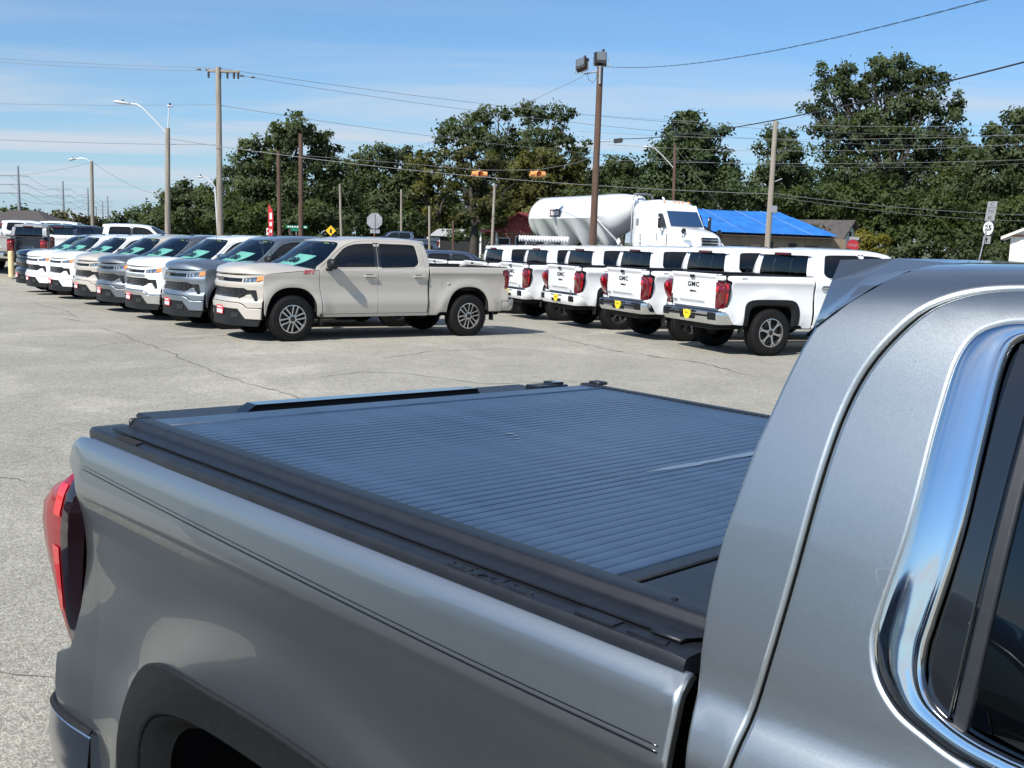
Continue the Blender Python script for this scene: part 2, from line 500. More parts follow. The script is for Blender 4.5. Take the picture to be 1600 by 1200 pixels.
def panel(name, outline, F, mats, parent=None, holes=(), step=.05, thick=.02, r=.003, ins=.0055, flip=False, X=None, smooth_at=None, lift=0.0, flange=True):
    est = step
    loops = []
    for k, pl in enumerate([outline, *holes]):
        p = resample(pl, est)
        if (area2(p) > 0) != (k == 0): p = p[::-1].copy()
        loops.append(p)
    inner = []; outs = []
    for p in loops:
        n, m = loop_out(p)
        inner.append(p - n * (ins * m)[:, None]); outs.append(n)
    V2 = []; E = []; 
    for p in inner:
        o = len(V2); V2 += [tuple(q) for q in p]
        E += [(o + i, o + (i + 1) % len(p)) for i in range(len(p))]
    nb = len(V2)
    lo = loops[0].min(0); hi = loops[0].max(0)
    gx, gy = np.meshgrid(np.arange(lo[0] + step * .5, hi[0], step), np.arange(lo[1] + step * .5, hi[1], step))
    gx[1::2] += step * .5
    G = np.stack([gx.ravel(), gy.ravel()], 1)
    if len(G):
        ok = inside(G, inner[0])
        for h in inner[1:]: ok &= ~inside(G, h)
        G = G[ok]
        B = np.array(V2)
        if len(G):
            keep = np.ones(len(G), bool)
            for s0 in range(0, len(G), 1500):
                d = ((G[s0:s0 + 1500, None, :] - B[None]) ** 2).sum(-1).min(1)
                keep[s0:s0 + 1500] = d > (step * .45) ** 2
            G = G[keep]
        V2 += [tuple(q) for q in G]
    cv, ce, cf, *_ = delaunay_2d_cdt([Vector(q) for q in V2], E, [], 0, 1e-7)
    cv = np.array([tuple(q) for q in cv])
    T = np.array([f for f in cf if len(f) == 3])
    cen = cv[T].mean(1)
    ok = inside(cen, inner[0])
    for h in inner[1:]: ok &= ~inside(cen, h)
    T = T[ok]
    # orient
    c3 = cv[T]
    ar = (c3[:, 1, 0] - c3[:, 0, 0]) * (c3[:, 2, 1] - c3[:, 0, 1]) - (c3[:, 2, 0] - c3[:, 0, 0]) * (c3[:, 1, 1] - c3[:, 0, 1])
    T[ar < 0] = T[ar < 0][:, ::-1]
    P = F(cv[:, 0], cv[:, 1]); N = normal_of(F, cv[:, 0], cv[:, 1])
    sg = -1.0 if flip else 1.0
    N = N * sg
    P = P + N * lift
    verts = [P]; norms = [N]; faces = [tuple(t[::-1]) if flip else tuple(t) for t in T]
    base = len(P)
    kd = {}
    for i, q in enumerate(cv): kd[(round(q[0], 5), round(q[1], 5))] = i
    def find(q):
        i = kd.get((round(q[0], 5), round(q[1], 5)))
        if i is None: i = int(((cv - q) ** 2).sum(1).argmin())
        return i
    for p, ip, n2 in zip(loops, inner, outs):
        m = len(p)
        n3 = normal_of(F, p[:, 0], p[:, 1]) * sg
        q3 = F(p[:, 0], p[:, 1])
        e = F(p[:, 0] + n2[:, 0] * .003, p[:, 1] + n2[:, 1] * .003) - q3
        e /= np.maximum(np.linalg.norm(e, axis=1, keepdims=True), 1e-9)
        rr = np.full(m, r); tt = np.full(m, thick)
        soft = np.zeros(m, bool)
        if smooth_at is not None: soft = smooth_at(p[:, 0], p[:, 1])
        rr = np.where(soft, 0, rr)
        n_out = n3 + e; n_out /= np.linalg.norm(n_out, axis=1, keepdims=True)
        n_out = np.where(soft[:, None], n3, n_out)
        ia = [find(q) for q in ip]
        verts += [q3 + n3 * (lift - rr)[:, None], q3 + n3 * (lift - rr - tt * .3)[:, None] + 0 * e, q3 + n3 * (lift - tt)[:, None]]
        norms += [n_out, np.where(soft[:, None], n3, e), e]
        b0, b1, b2 = base, base + m, base + 2 * m
        for i in range(m):
            j = (i + 1) % m
            quads = [(ia[i], ia[j], b0 + j, b0 + i)]
            if flange: quads += [(b0 + i, b0 + j, b1 + j, b1 + i), (b1 + i, b1 + j, b2 + j, b2 + i)]
            for q in quads:
                q = (q[0], q[3], q[2], q[1])
                faces.append(q[::-1] if flip else q)
        base += 3 * m
    V = np.concatenate(verts); NN = np.concatenate(norms)
    if X is not None:
        V = np.array([tuple(X(Vector(q))) for q in V]) if not hasattr(X, 'np') else X.np(V)
        NN = X.rot(NN) if hasattr(X, 'rot') else NN
    me = bpy.data.meshes.new(name)
    me.from_pydata(V.tolist(), [], faces)
    if not isinstance(mats, (list, tuple)): mats = [mats]
    for m_ in mats: me.materials.append(m_)
    me.polygons.foreach_set('use_smooth', [True] * len(faces))
    me.validate(clean_customdata=False)
    me.update()
    if len(me.vertices) == len(NN):
        me.normals_split_custom_set_from_vertices(NN.tolist())
    o = bpy.data.objects.new(name, me)
    COL.objects.link(o)
    if parent: o.parent = parent
    return o

class Body:
    """Body attitude: a lift and a small rake baked into the panels of one truck."""
    def __init__(s, lift=0., R=None, T=(0, 0, 0)):
        s.R = np.eye(3) if R is None else np.array(R); s.T = np.array(T, float) + np.array([0, 0, lift])
    def np(s, V): return V @ s.R.T + s.T
    def rot(s, N): return N @ s.R.T
    def __call__(s, p): return Vector(tuple(s.R @ np.array(tuple(p)) + s.T))
    def M(s, m): return Matrix.Translation(tuple(s.T)) @ Matrix([list(r) for r in s.R]).to_4x4() @ m
# ---------------------------------------------------------------- materials
M_chrome = mat('chrome', (.78, .79, .80), .06, 1.0)
M_dullchrome = mat('satin_chrome', (.62, .63, .65), .22, 1.0)
M_black = noisy(mat('black_plastic', (.009, .010, .011), .55, spec=.3), 60, .2, bump=.0004, bscale=900)
M_gloss = mat('gloss_black', (.008, .009, .011), .12, 0, 1.0)
M_satin = noisy(mat('satin_black', (.011, .013, .017), .38), 40, .2, bump=.0003, bscale=1400)
M_cap = noisy(mat('bed_cap_plastic', (.012, .015, .021), .38), 14, .25, bump=.00035, bscale=1500, rough_var=.06)
M_cover = noisy(mat('cover_slat_coating', (.032, .060, .112), .29, spec=.7), 9, .22, bump=.0003, bscale=1700, rough_var=.05)
M_rubber = noisy(mat('tyre_rubber', (.0075, .0075, .008), .8, spec=.25), 30, .3, bump=.001, bscale=80)
M_under = mat('underbody_black', (.01, .01, .011), .9)
M_trim = mat('cabin_trim', (.03, .03, .033), .8)
M_seat = mat('seat_cloth', (.045, .045, .05), .85)
M_alloy = mat('machined_alloy', (.62, .62, .63), .22, 1.0)
M_alloyd = mat('dark_alloy_pocket', (.04, .04, .043), .4, .6)
M_red = mat('red_lens', (.13, .002, .006), .08, 0, 1.0)
M_red2 = mat('bright_red_lens', (.24, .003, .010), .12, 0, .35)
M_redhot = noisy(mat('red_reflector', (.62, .008, .014), .3, 0, 1.0), 300, .5)
M_smoke = mat('smoked_lens', (.012, .006, .008), .06, 0, 1.0)
M_amber = mat('amber_lens', (.85, .27, .07), .2, 0, 1.0)
M_lamp = mat('clear_lamp', (.55, .58, .6), .1, .6, 1.0)
M_lampglass2 = glass('lamp_cover', (.92, .94, .94))
M_wind = glass('windscreen_glass', (.62, .72, .70), extra=.085)
M_side = glass('side_glass', (.30, .34, .34))
M_priv = glass('privacy_glass', (.025, .03, .032))
M_sheet = mat('price_sheet', (.42, .86, .80), .6)
M_letter = mat('black_letter', (.015, .015, .016), .3)
M_white = mat('white_print', (.8, .8, .8), .5)
M_redprint = mat('red_print', (.55, .03, .05), .5)
M_yellow = mat('yellow_shield', (.78, .62, .03), .45)
M_yelsticker = mat('yellow_sticker', (.70, .72, .08), .6)
M_steel = noisy(mat('galvanised_steel', (.42, .43, .44), .45, .8), 6, .2)

P_white = paint('white_paint', (.80, .81, .82), 0, .35)
P_tan = paint('sand_paint', (.455, .425, .375), 0, .35)
P_grey = paint('slate_grey_paint', (.23, .265, .30), .8, .40)
P_dgrey = paint('steel_grey_paint', (.20, .215, .23), .8, .40)
P_navy = paint('navy_paint', (.012, .018, .032), .4, .3)
P_blue = paint('dusk_blue_paint', (.075, .10, .155), .6, .38)
P_silver = paint('warm_silver_paint', (.46, .44, .41), .6, .38)
P_fore = paint('pewter_metallic_paint', (.385, .412, .418), .97, .38, .055, 1700)

# ---------------------------------------------------------------- the pickup
def arch(cx, a, b, n, z0, cz=.42, k=26):
    """Wheel opening from rear foot to front foot, over the top."""
    pts = []
    t0 = math.asin(min(1, max(-1, ((z0 - cz) / b)))) if z0 < cz + b else 0
    for i in range(k + 1):
        t = math.pi * i / k
        c, s = math.cos(t), math.sin(t)
        x = -math.copysign(abs(c) ** (2 / n), c) * a; z = abs(s) ** (2 / n) * b
        if cz + z > z0 + .01: pts.append((cx + x, cz + z))
    pts = [(pts[0][0] - .0, z0)] + pts + [(pts[-1][0] + .0, z0)]
    return pts

def wheel_parts(parent, x, y, side, R=.419, style=0, res=28):
    w = empty('wheel', (x, y, R)); w.parent = parent
    rr = R * .60
    t = MB()
    W = .135
    prof = [(rr, -W + .02), (rr + .02, -W - .004), (R - .06, -W - .006), (R - .028, -W + .006), (R - .006, -W + .03), (R, -W + .055),
            (R, W - .055), (R - .006, W - .03), (R - .028, W - .006), (R - .06, W + .006), (rr + .02, W + .004), (rr, W - .02)]
    t.lathe(prof, res * 2, 'y')
    # tread blocks
    nb = 44 if res < 40 else 60
    for k in range(nb):
        a = 2 * math.pi * k / nb
        for yy, off in ((-.092, 0), (-.035, .5), (.03, 0), (.09, .5)):
            aa = a + off * 2 * math.pi / nb
            Mx = Matrix.Rotation(-aa, 4, 'Y')
            ww = .046 if abs(yy) > .06 else .042
            c = Mx @ Vector((0, yy, R - .001))
            t.box(c, (2 * math.pi * R / nb * .62, ww, .012), 0, 0, Mx.to_3x3())
    t.build('tyre', M_rubber, w, 40)
    m = MB()
    o = side * 1.0
    # barrel and dish
    prof = [(rr + .004, o * (W - .012)), (rr - .012, o * (W - .008)), (rr - .022, o * (W - .02)), (rr - .03, o * (W - .06)), (rr - .045, o * .03), (.05, o * .02)]
    if side < 0: prof = prof[::-1]
    m.lathe(prof, res, 'y', mi=1)
    m.lathe([(rr + .006, o * (W - .016)), (rr + .005, o * (W - .004)), (rr - .01, o * (W - .003))] if side > 0 else [(rr - .01, o * (W - .003)), (rr + .005, o * (W - .004)), (rr + .006, o * (W - .016))], res, 'y')
    ns = 6
    for k in range(ns):
        a0 = 2 * math.pi * (k + .25) / ns
        if style == 0:      # U-shaped pairs
            shapes = [[(.055, sg * .022 - .009), (.10, sg * .034 - .010), (rr - .012, sg * .046 - .014), (rr - .012, sg * .046 + .014), (.10, sg * .034 + .010), (.055, sg * .022 + .009)] for sg in (-1, 1)]
            shapes.append([(rr - .030, -.05), (rr - .010, -.05), (rr - .010, .05), (rr - .030, .05)][::1])
            shapes = shapes[:2]
        else:               # single spokes that fork at the rim
            shapes = [[(.05, -.022), (.12, -.016), (rr - .06, -.020), (rr - .012, -.052), (rr - .010, -.030), (rr - .040, 0.), (rr - .010, .030), (rr - .012, .052), (rr - .06, .020), (.12, .016), (.05, .022)]]
        for pts in shapes:
            Mx = Matrix.Rotation(a0, 4, 'Y') @ Matrix(((1, 0, 0, 0), (0, 0, -1, 0), (0, 1, 0, 0), (0, 0, 0, 1)))
            m.prism(pts, -o * .028, Matrix.Translation((0, o * (W - .035), 0)) @ Mx)
    m.lathe(([(.075, o * (W - .05)), (.072, o * (W - .012)), (.05, o * (W - .008))] if side > 0 else [(.05, o * (W - .008)), (.072, o * (W - .012)), (.075, o * (W - .05))]), 20, 'y')
    m.lathe(([(.05, o * (W - .008)), (.03, o * (W - .004)), (.0, o * (W - .003))] if side > 0 else [(.0, o * (W - .003)), (.03, o * (W - .004)), (.05, o * (W - .008))]), 16, 'y', mi=1)
    m.build('rim', [M_alloy, M_alloyd], w, 30)
    return w

def make_truck(name, P, kind='bow', fg=False, lift=0., R=None, style=0, bumper='paint', liftb=None, T=(0, 0, 0)):
    """Crew cab pickup. kind 'bow' wears the split grille, kind 'gmc' the square lamps and black arch mouldings."""
    root = empty(name)
    X = Body(lift, R, T)
    gmc = kind == 'gmc'
    st = .022 if fg else .055
    sides = (('left', 1.0), ('right', -1.0))
    Fs = {s: side_surface(fg, s) for _, s in sides}
    an = 6.0 if gmc else 2.5
    aa, ab = (.585, .525) if gmc else (.50, .575)
    A0 = arch(0, aa, ab, an, .50); A1 = arch(3.745, aa * .99, ab * .98, an, .46)
    seg = .006
    rear_door_back = spl([(.957, .50), (.960, 1.0), (.978, 1.20), (.998, 1.30), (1.014, 1.40), (1.028, 1.52), (1.039, 1.64), (1.048, 1.70), (1.063, 1.744), (1.087, 1.782), (1.114, 1.8115), (1.143, 1.831), (1.175, 1.8415), (1.215, 1.846), (1.30, 1.849)], 3)
    fd_front = [(2.47, 1.836), (2.62, 1.806), (2.72, 1.766), (2.88, 1.655), (3.10, 1.435), (3.175, 1.365), (3.222, 1.295)]
    win_r = cspl([(1.1505, 1.5875), (1.1365, 1.503), (1.1345, 1.476), (1.1465, 1.441), (1.1725, 1.4165), (1.208, 1.4025), (1.26, 1.390), (1.6, 1.380), (1.93, 1.372), (1.960, 1.395), (1.965, 1.6), (1.962, 1.785), (1.93, 1.805), (1.6, 1.804), (1.232, 1.8025), (1.197, 1.798), (1.175, 1.787), (1.164, 1.767), (1.157, 1.712)], 6)
    win_f = [(2.105, 1.80), (2.09, 1.785), (2.09, 1.385), (2.12, 1.367), (2.98, 1.352), (3.06, 1.362), (3.07, 1.385), (2.84, 1.625), (2.71, 1.735), (2.62, 1.775), (2.47, 1.80)]
    if not fg:
        win_r = rnd([(1.15, 1.59), (1.13, 1.45), (1.22, 1.372), (1.955, 1.345), (1.965, 1.79), (1.93, 1.803), (1.19, 1.795)], [.05, .05, .09, .03, .03, .02, .06])
        win_f = [(p[0], p[1] - (.012 if p[1] < 1.5 else 0)) for p in win_f]
    for nm, s in sides:
        F = Fs[s]; fl = s > 0          # (x, v) runs clockwise seen from the left side
        kw = dict(X=X, flip=fl)
        near = fg and s < 0
        step = .022 if near else .055
        # bed side
        tailcut = [(-.86, 1.390), (-.94, 1.383), (-.966, 1.352), (-.964, 1.31), (-.895, 1.287), (-.875, 1.262), (-.88, 1.10), (-.90, .95), (-.940, .835), (-1.005, .805), (-1.005, .752), (-.93, .70), (-.80, .52)] if gmc and not fg else [(-.86, 1.390), (-.94, 1.383), (-.966, 1.352), (-.964, 1.31), (-.895, 1.287), (-.875, 1.262), (-.88, 1.10), (-.90, .95), (-.940, .835), (-1.012, .80), (-1.015, .68), (-.94, .62), (-.80, .50)] if fg else \
                  [(-.90, 1.390), (-.955, 1.382), (-.965, 1.345), (-.835, 1.335), (-.80, 1.31), (-.80, 1.24), (-.865, 1.20), (-.865, .955), (-.95, .945), (-.955, .72), (-.80, .71), (-.79, .50), (-.75, .50)]
        out = [(.905, .445), (.905, 1.390)] + tailcut + A0 + [(.66, .50), (.72, .445)]
        bs = panel('bed_side', out, F, P, root, step=step, r=.005, **kw)
        if near:
            cl = spl([(-.846, 1.3196), (-.45, 1.309), (-.06, 1.2997), (.49, 1.290), (.893, 1.2895)], 8)
            for dv, hw in ((.0040, .0010), (-.0040, .0017)):
                panel('pinstripe', [(x, v + dv + hw) for x, v in cl] + [(x, v + dv - hw) for x, v in cl[::-1]], F, M_gloss, bs, step=.05, lift=.0006, r=0, ins=.0008, X=X, flip=fl, flange=False)
        # wheel-well liner
        for cx in (0., 3.745):
            lb = MB()
            aw = [(x, z) for x, z in arch(cx, aa - .004, ab - .004, an, .46)]
            def lf(u, v, aw=aw, s=s, cx=cx):
                k = u * (len(aw) - 1); i = min(int(k), len(aw) - 2); f = k - i
                x = aw[i][0] + (aw[i + 1][0] - aw[i][0]) * f; z = aw[i][1] + (aw[i + 1][1] - aw[i][1]) * f
                return (x, s * (.965 - v * .45), z + .012 * min(v * 6, 1))
            lb.grid(lf, 26, 3)
            lb.grid(lambda u, v, aw=aw, s=s, cx=cx: (cx + (u - .5) * 1.15, s * .515, .46 + v * .62), 2, 2)
            lb.build('wheel_well', M_under, root, 60, X)
        # fender
        out = [(3.231, 1.287), (3.224, 1.0), (3.15, .445), (3.19, .44)] + A1 + [(4.262, .50), (4.275, .60), (4.285, .74), (4.285, 1.205), (4.24, 1.212), (4.0, 1.235), (3.6, 1.268), (3.35, 1.288)]
        panel('front_fender', out, F, P, root, step=.05, r=.005, **kw)
        # doors
        out = rear_door_back + [(1.5, 1.852), (2.018, 1.855), (2.022, 1.40), (2.024, .50)]
        rd = panel('rear_door', out, F, P, root, holes=[win_r], step=step, **kw)
        out = [(2.032, .50), (2.030, 1.40), (2.026, 1.855), (2.25, 1.852)] + fd_front + [(3.214, 1.0), (3.142, .50)]
        fdo = panel('front_door', out, F, P, root, holes=[win_f], step=.05, **kw)
        # glass, set back in its opening
        for w, nm2, gm in ((win_r, 'rear_side_window', M_priv), (win_f, 'front_side_window', M_side)):
            panel(nm2, w, F, gm, rd if w is win_r else fdo, step=.08, lift=-.016, r=0, X=X, flip=fl, flange=False)
        if near:
            # bright window surround: matched control points of its outer and inner edge
            outer = [(1.1505, 1.5875), (1.1365, 1.503), (1.1345, 1.476), (1.1465, 1.441), (1.1725, 1.4165), (1.208, 1.4025), (1.26, 1.390), (1.6, 1.380), (1.93, 1.372), (1.960, 1.395), (1.965, 1.6), (1.962, 1.785), (1.93, 1.805), (1.6, 1.804), (1.30, 1.8035), (1.235, 1.8025), (1.197, 1.798), (1.175, 1.787), (1.164, 1.767), (1.157, 1.712)]
            inner = [(1.2065, 1.5948), (1.195, 1.510), (1.1917, 1.4846), (1.1935, 1.459), (1.2035, 1.4376), (1.2215, 1.4255), (1.27, 1.412), (1.6, 1.402), (1.925, 1.394), (1.940, 1.405), (1.945, 1.6), (1.942, 1.775), (1.925, 1.789), (1.6, 1.791), (1.31, 1.7918), (1.2445, 1.7922), (1.2255, 1.7905), (1.2155, 1.7840), (1.2110, 1.771), (1.2085, 1.700)]
            Ro = np.array(cspl(outer, 8)); Ri = np.array(cspl(inner, 8))
            m = MB(); n = len(Ro)
            tt = [0., .0, .05, .16, .30, .45, .60, .74, .83, .87, .91, .95, 1.0, 1.0]
            hh = [-.014, -.001, .003, .0060, .0072, .0070, .0058, .0036, .0016, .0022, .0038, .0036, .0012, -.012]
            K = len(tt) - 1; vs = []
            for i in range(n):
                for t, hgt in zip(tt, hh):
                    p2 = Ro[i] * (1 - t) + Ri[i] * t
                    nv = normal_of(F, p2[0], p2[1]) * (-1 if fl else 1)
                    vs.append(F(p2[0], p2[1]) + nv * (hgt if hgt < -.01 else hgt * .62 * min(1., np.linalg.norm(Ri[i] - Ro[i]) / .05)))
            m.add(vs, [(i * (K + 1) + k, ((i + 1) % n) * (K + 1) + k, ((i + 1) % n) * (K + 1) + k + 1, i * (K + 1) + k + 1) for i in range(n) for k in range(K)])
            m.build('window_surround', M_chrome, rd, 75, X)
            # run channel between the fixed corner pane and the drop glass
            panel('window_divider', [(1.231, 1.412), (1.246, 1.412), (1.262, 1.79), (1.247, 1.79)], F, M_satin, rd, step=.05, lift=-.008, X=X, flip=fl, r=.003, ins=.003)
            panel('window_seal', [(1.1975, 1.433), (1.2265, 1.416), (1.243, 1.787), (1.219, 1.787), (1.212, 1.72), (1.2085, 1.6), (1.196, 1.49)], F, M_gloss, rd, step=.05, lift=-.0125, X=X, flip=fl, r=.001, ins=.002)
        elif fg or gmc or bumper == 'chrome':
            pass
        # B pillar applique
        panel('pillar_trim', [(1.960, 1.36), (2.019, 1.36), (2.019, 1.815), (1.960, 1.815)], F, M_gloss, rd, step=.1, lift=.002, X=X, flip=fl, r=.001, ins=.003)
        panel('pillar_trim', [(2.034, 1.355), (2.098, 1.355), (2.098, 1.812), (2.032, 1.815)], F, M_gloss, fdo, step=.1, lift=.002, X=X, flip=fl, r=.001, ins=.003)
        # belt moulding
        for d, a, b in ((rd, 1.25, 2.015), (fdo, 2.04, 3.0)):
            panel('belt_moulding', [(a, 1.349 if not fg else 1.372), (b, 1.332 if not fg else 1.358), (b, 1.346 if not fg else 1.372), (a, 1.364 if not fg else 1.386)], F, M_chrome if (fg or gmc and bumper == 'chrome') else P, d, step=.1, lift=.006, X=X, flip=fl, r=.002, ins=.003)
        # handles
        for d, x in ((rd, 1.165), (fdo, 2.215)):
            h = MB()
            c = F(x, 1.195)
            h.box((x, c[1] + s * .028, c[2]), (.235, .022, .038), .009)
            h.box((x - .10, c[1] + s * .012, c[2]), (.03, .03, .03), .004)
            h.box((x + .10, c[1] + s * .012, c[2]), (.03, .03, .03), .004)
            h.build('handle', P if not (gmc and bumper == 'chrome') else M_chrome, d, 30, X)
            h = MB(); h.box((x, c[1] + s * .003, c[2] + .004), (.15, .006, .06), .002); h.build('handle_recess', M_black, d, 30, X)
        # rocker
        panel('rocker_panel', [(.93, .44), (3.135, .44), (3.14, .492), (.93, .492)], F, P, root, step=.08, **kw)
        # mirror on its stalk
        m = MB()
        c = F(3.05, 1.34)
        m.box((3.04, s * 1.135, 1.415), (.15, .235, .185), .04)
        m.box((3.06, s * 1.02, 1.315), (.10, .13, .055), .015)
        mo = m.build('mirror', [M_chrome if bumper == 'chrome' and not gmc else M_black], fdo, 40, X)
        # mouldings over the wheels
        if gmc:
            for cx, AA in ((0., A0), (3.745, A1)):
                ins_ = [(x - (x - cx) / aa * .072 if True else x, .42 + (z - .42) * (1 - .068 / ab)) for x, z in AA]
                o2 = [(cx + (x - cx) * (1 + .03), .42 + (z - .42) * (1 + .026 / ab) if z > .55 else z) for x, z in AA]
                band = o2 + ins_[::-1]
                md = panel('arch_moulding', band, F, M_black, root, step=.024 if near else .06, lift=.014, thick=.02, r=.004, ins=.006, X=X, flip=fl)
                # inner lip turning into the wheel opening
                lip = MB()
                def lf(u, v, AA=ins_, cx=cx):
                    k = u * (len(AA) - 1); i = min(int(k), len(AA) - 2); f = k - i
                    x = AA[i][0] + (AA[i + 1][0] - AA[i][0]) * f; z = AA[i][1] + (AA[i + 1][1] - AA[i][1]) * f
                    z2 = .42 + (z - .42) * (1 - .075 * v); x2 = cx + (x - cx) * (1 - .10 * v)
                    p = F(x, min(z, 1.2))
                    return (x2, p[1] + s * (.006 - .05 * v ** 1.4), p[2] + (z2 - z))
                lip.grid(lf, 40, 5)
                lip.build('arch_lip', M_black, md, 60, X)
        # mud flaps
        for fx, fy, fz in ((3.19, .93, .22), (-.60, .90, .16)):
            fp = MB(); fp.box((fx, s * fy, .40), (.02, .15, fz), .006)
            fp.build('mud_flap', M_black, root, 30, X)
    # ---- cab shell: rear pillar, roof, windscreen pillars as one sheet per half
    rear_edge = [(.945, .46), (.945, 1.20), (.937, 1.27), (.926, 1.34), (.917, 1.40), (.914, 1.45), (.914, 1.49), (.918, 1.537), (.927, 1.586), (.938, 1.652), (.955, 1.72), (.968, 1.764), (.977, 1.788), (.997, 1.806), (1.029, 1.842), (1.052, 1.89), (1.075, 1.98), (1.10, 2.2), (1.105, 2.66)]
    header = [(2.915, 2.66), (2.90, 2.5), (2.86, 2.30), (2.82, 2.12), (2.785, 1.98), (2.765, 1.90), (2.78, 1.86), (2.83, 1.79), (2.93, 1.70), (3.10, 1.53), (3.27, 1.375), (3.31, 1.30)]
    door_edge = [(3.230, 1.292), (3.181, 1.372), (3.106, 1.442), (2.886, 1.663), (2.725, 1.773), (2.622, 1.815), (2.47, 1.846), (2.25, 1.862), (2.02, 1.864)]
    _rb = np.array(rear_door_back); _t = np.gradient(_rb, axis=0); _t /= np.linalg.norm(_t, axis=1, keepdims=True)
    rde = [tuple(q) for q in (_rb + np.stack([-_t[:, 1], _t[:, 0]], 1) * (.0062 if fg else .008))[::-1]]
    rde = [(1.5, 1.8585)] + rde[:-1] + [(.949, .46)]
    for nm, s in sides:
        out = rear_edge + header + door_edge + rde
        panel('cab_shell', out, Fs[s], P, root, step=.022 if (fg and s < 0) else .055, X=X, flip=s > 0, r=.004, smooth_at=lambda x, v: v > 2.655)
    FL, FR = Fs[1.0], Fs[-1.0]
    # ---- roof spoiler over the rear window, third brake lamp in it
    seam = [(.977, 1.788), (.997, 1.806), (1.029, 1.842), (1.052, 1.89), (1.075, 1.98), (1.10, 2.2), (1.105, 2.66)]
    sp = MB()
    Lp = [FL(x, v) for x, v in seam]
    def lip_pt(i, top):
        t = i / 6
        base = Lp[i]
        y = [.735, .722, .712, .70, .69, .353, 0.][i]
        zt = Lp[4][2] - .004 + .006 * (i >= 5)
        zr = [0.0, .0, .28, .72, 1.0, 1.0, 1.0][i]
        z0 = Lp[0][2] + (-.022 if fg else .018)
        return np.array([.900 + .018 * zr, y, z0 + (zt - z0) * zr])
    full = [p for p in Lp] + [p * np.array([1, -1, 1]) for p in Lp[-2::-1]]
    lt = [lip_pt(i, 1) for i in range(7)]; lt = lt + [p * np.array([1, -1, 1]) for p in lt[-2::-1]]
    n = len(full)
    vs = [p + np.array([.002, 0, 0]) for p in full] + [(a * .5 + b * .5) + np.array([0, 0, .004 if 3 < i < n - 4 else .0]) for i, (a, b) in enumerate(zip(full, lt))] + lt
    fs = []
    for r_ in range(2):
        for i in range(n - 1):
            fs.append((r_ * n + i, (r_ + 1) * n + i, (r_ + 1) * n + i + 1, r_ * n + i + 1))
    # rear face and underside
    b0 = len(vs)
    zb = Lp[0][2] + (-.022 if fg else .018)
    low = [np.array([.912, p[1], zb]) for p in lt]; ins_ = [np.array([1.01, p[1] * .98, zb + .006]) for p in lt]
    vs += low + ins_
    for i in range(n - 1):
        fs.append((2 * n + i, b0 + i, b0 + i + 1, 2 * n + i + 1))
        fs.append((b0 + i, b0 + n + i, b0 + n + i + 1, b0 + i + 1))
    sp.add(vs, fs)
    spo = sp.build('roof_spoiler', P, root, 48, X)
    cl = MB(); cl.box((.897, 0, zb + .018), (.03, .50, .052), .010, 0); cl.box((.8805, 0, zb + .018), (.004, .40, .026), .001, 1)
    cl.build('brake_lamp', [M_smoke, M_red], spo, 30, X)
    # ---- cab back with its window
    xr = pchip([.9, 1.295, 1.361, 1.433, 1.537, 1.652, 1.764, 1.80], [.945, .945, .924, .910, .920, .940, .970, .985])
    def FB(y, v):
        y = np.asarray(y, float); v = np.asarray(v, float)
        z = (zf if fg else zc)(v)
        return np.stack([xr(v) + .045 * (y / .9) ** 2 - .035, y, z], -1)
    outb = [(-.925, .95), (.925, .95), (.945, 1.30), (.93, 1.40), (.90, 1.55), (.86, 1.70), (.79, 1.80), (-.79, 1.80), (-.86, 1.70), (-.90, 1.55), (-.93, 1.40), (-.945, 1.30)]
    winb = rnd([(-.735, 1.352), (.735, 1.352), (.685, 1.772), (-.685, 1.772)], .05)
    bk = panel('cab_back', outb, FB, P, root, holes=[winb], step=.06, X=X, flip=True, thick=.015)
    panel('rear_window', winb, FB, M_priv, bk, step=.08, lift=-.008, r=0, X=X, flip=True, flange=False)
    panel('slider_frame', [(-.27, 1.37), (-.255, 1.37), (-.255, 1.735), (-.27, 1.735)], FB, M_gloss, bk, step=.1, lift=-.004, r=0, ins=.003, X=X, flip=True)
    panel('slider_frame', [(.255, 1.37), (.27, 1.37), (.27, 1.735), (.255, 1.735)], FB, M_gloss, bk, step=.1, lift=-.004, r=0, ins=.003, X=X, flip=True)
    # ---- windscreen
    Lw = [FL(x, v) for x, v in spl([(3.315, 1.298), (3.275, 1.372), (3.105, 1.528), (2.935, 1.698), (2.835, 1.788), (2.787, 1.857), (2.772, 1.897)], 4)]
    ws = MB()
    def wf(u, v):
        k = v * (len(Lw) - 1); i = min(int(k), len(Lw) - 2); f = k - i
        p = Lw[i] * (1 - f) + Lw[i + 1] * f
        y = p[1] * (1 - 2 * u)
        q = 1 - (1 - 2 * u) ** 2
        return (p[0] + (.40 * (1 - v) + .135 * v) * q ** .9, y * .995, p[2] + (.075 * (1 - v) + .025 * v) * q - .008)
    ws.grid(wf, 24, 14, flip=True)
    ws.build('windscreen', M_wind, root, 60, X)
    # ---- bonnet
    hd = MB()
    E = spl([(3.30, 1.300), (3.6, 1.275), (3.9, 1.250), (4.15, 1.224), (4.262, 1.208)], 5)
    Zc = pchip([0, .3, .6, .8, .92, 1.0], [1.375, 1.40, 1.385, 1.345, 1.29, 1.215])
    Xc = pchip([0, .3, .6, .8, .92, 1.0], [3.74, 4.04, 4.36, 4.58, 4.685, 4.715])
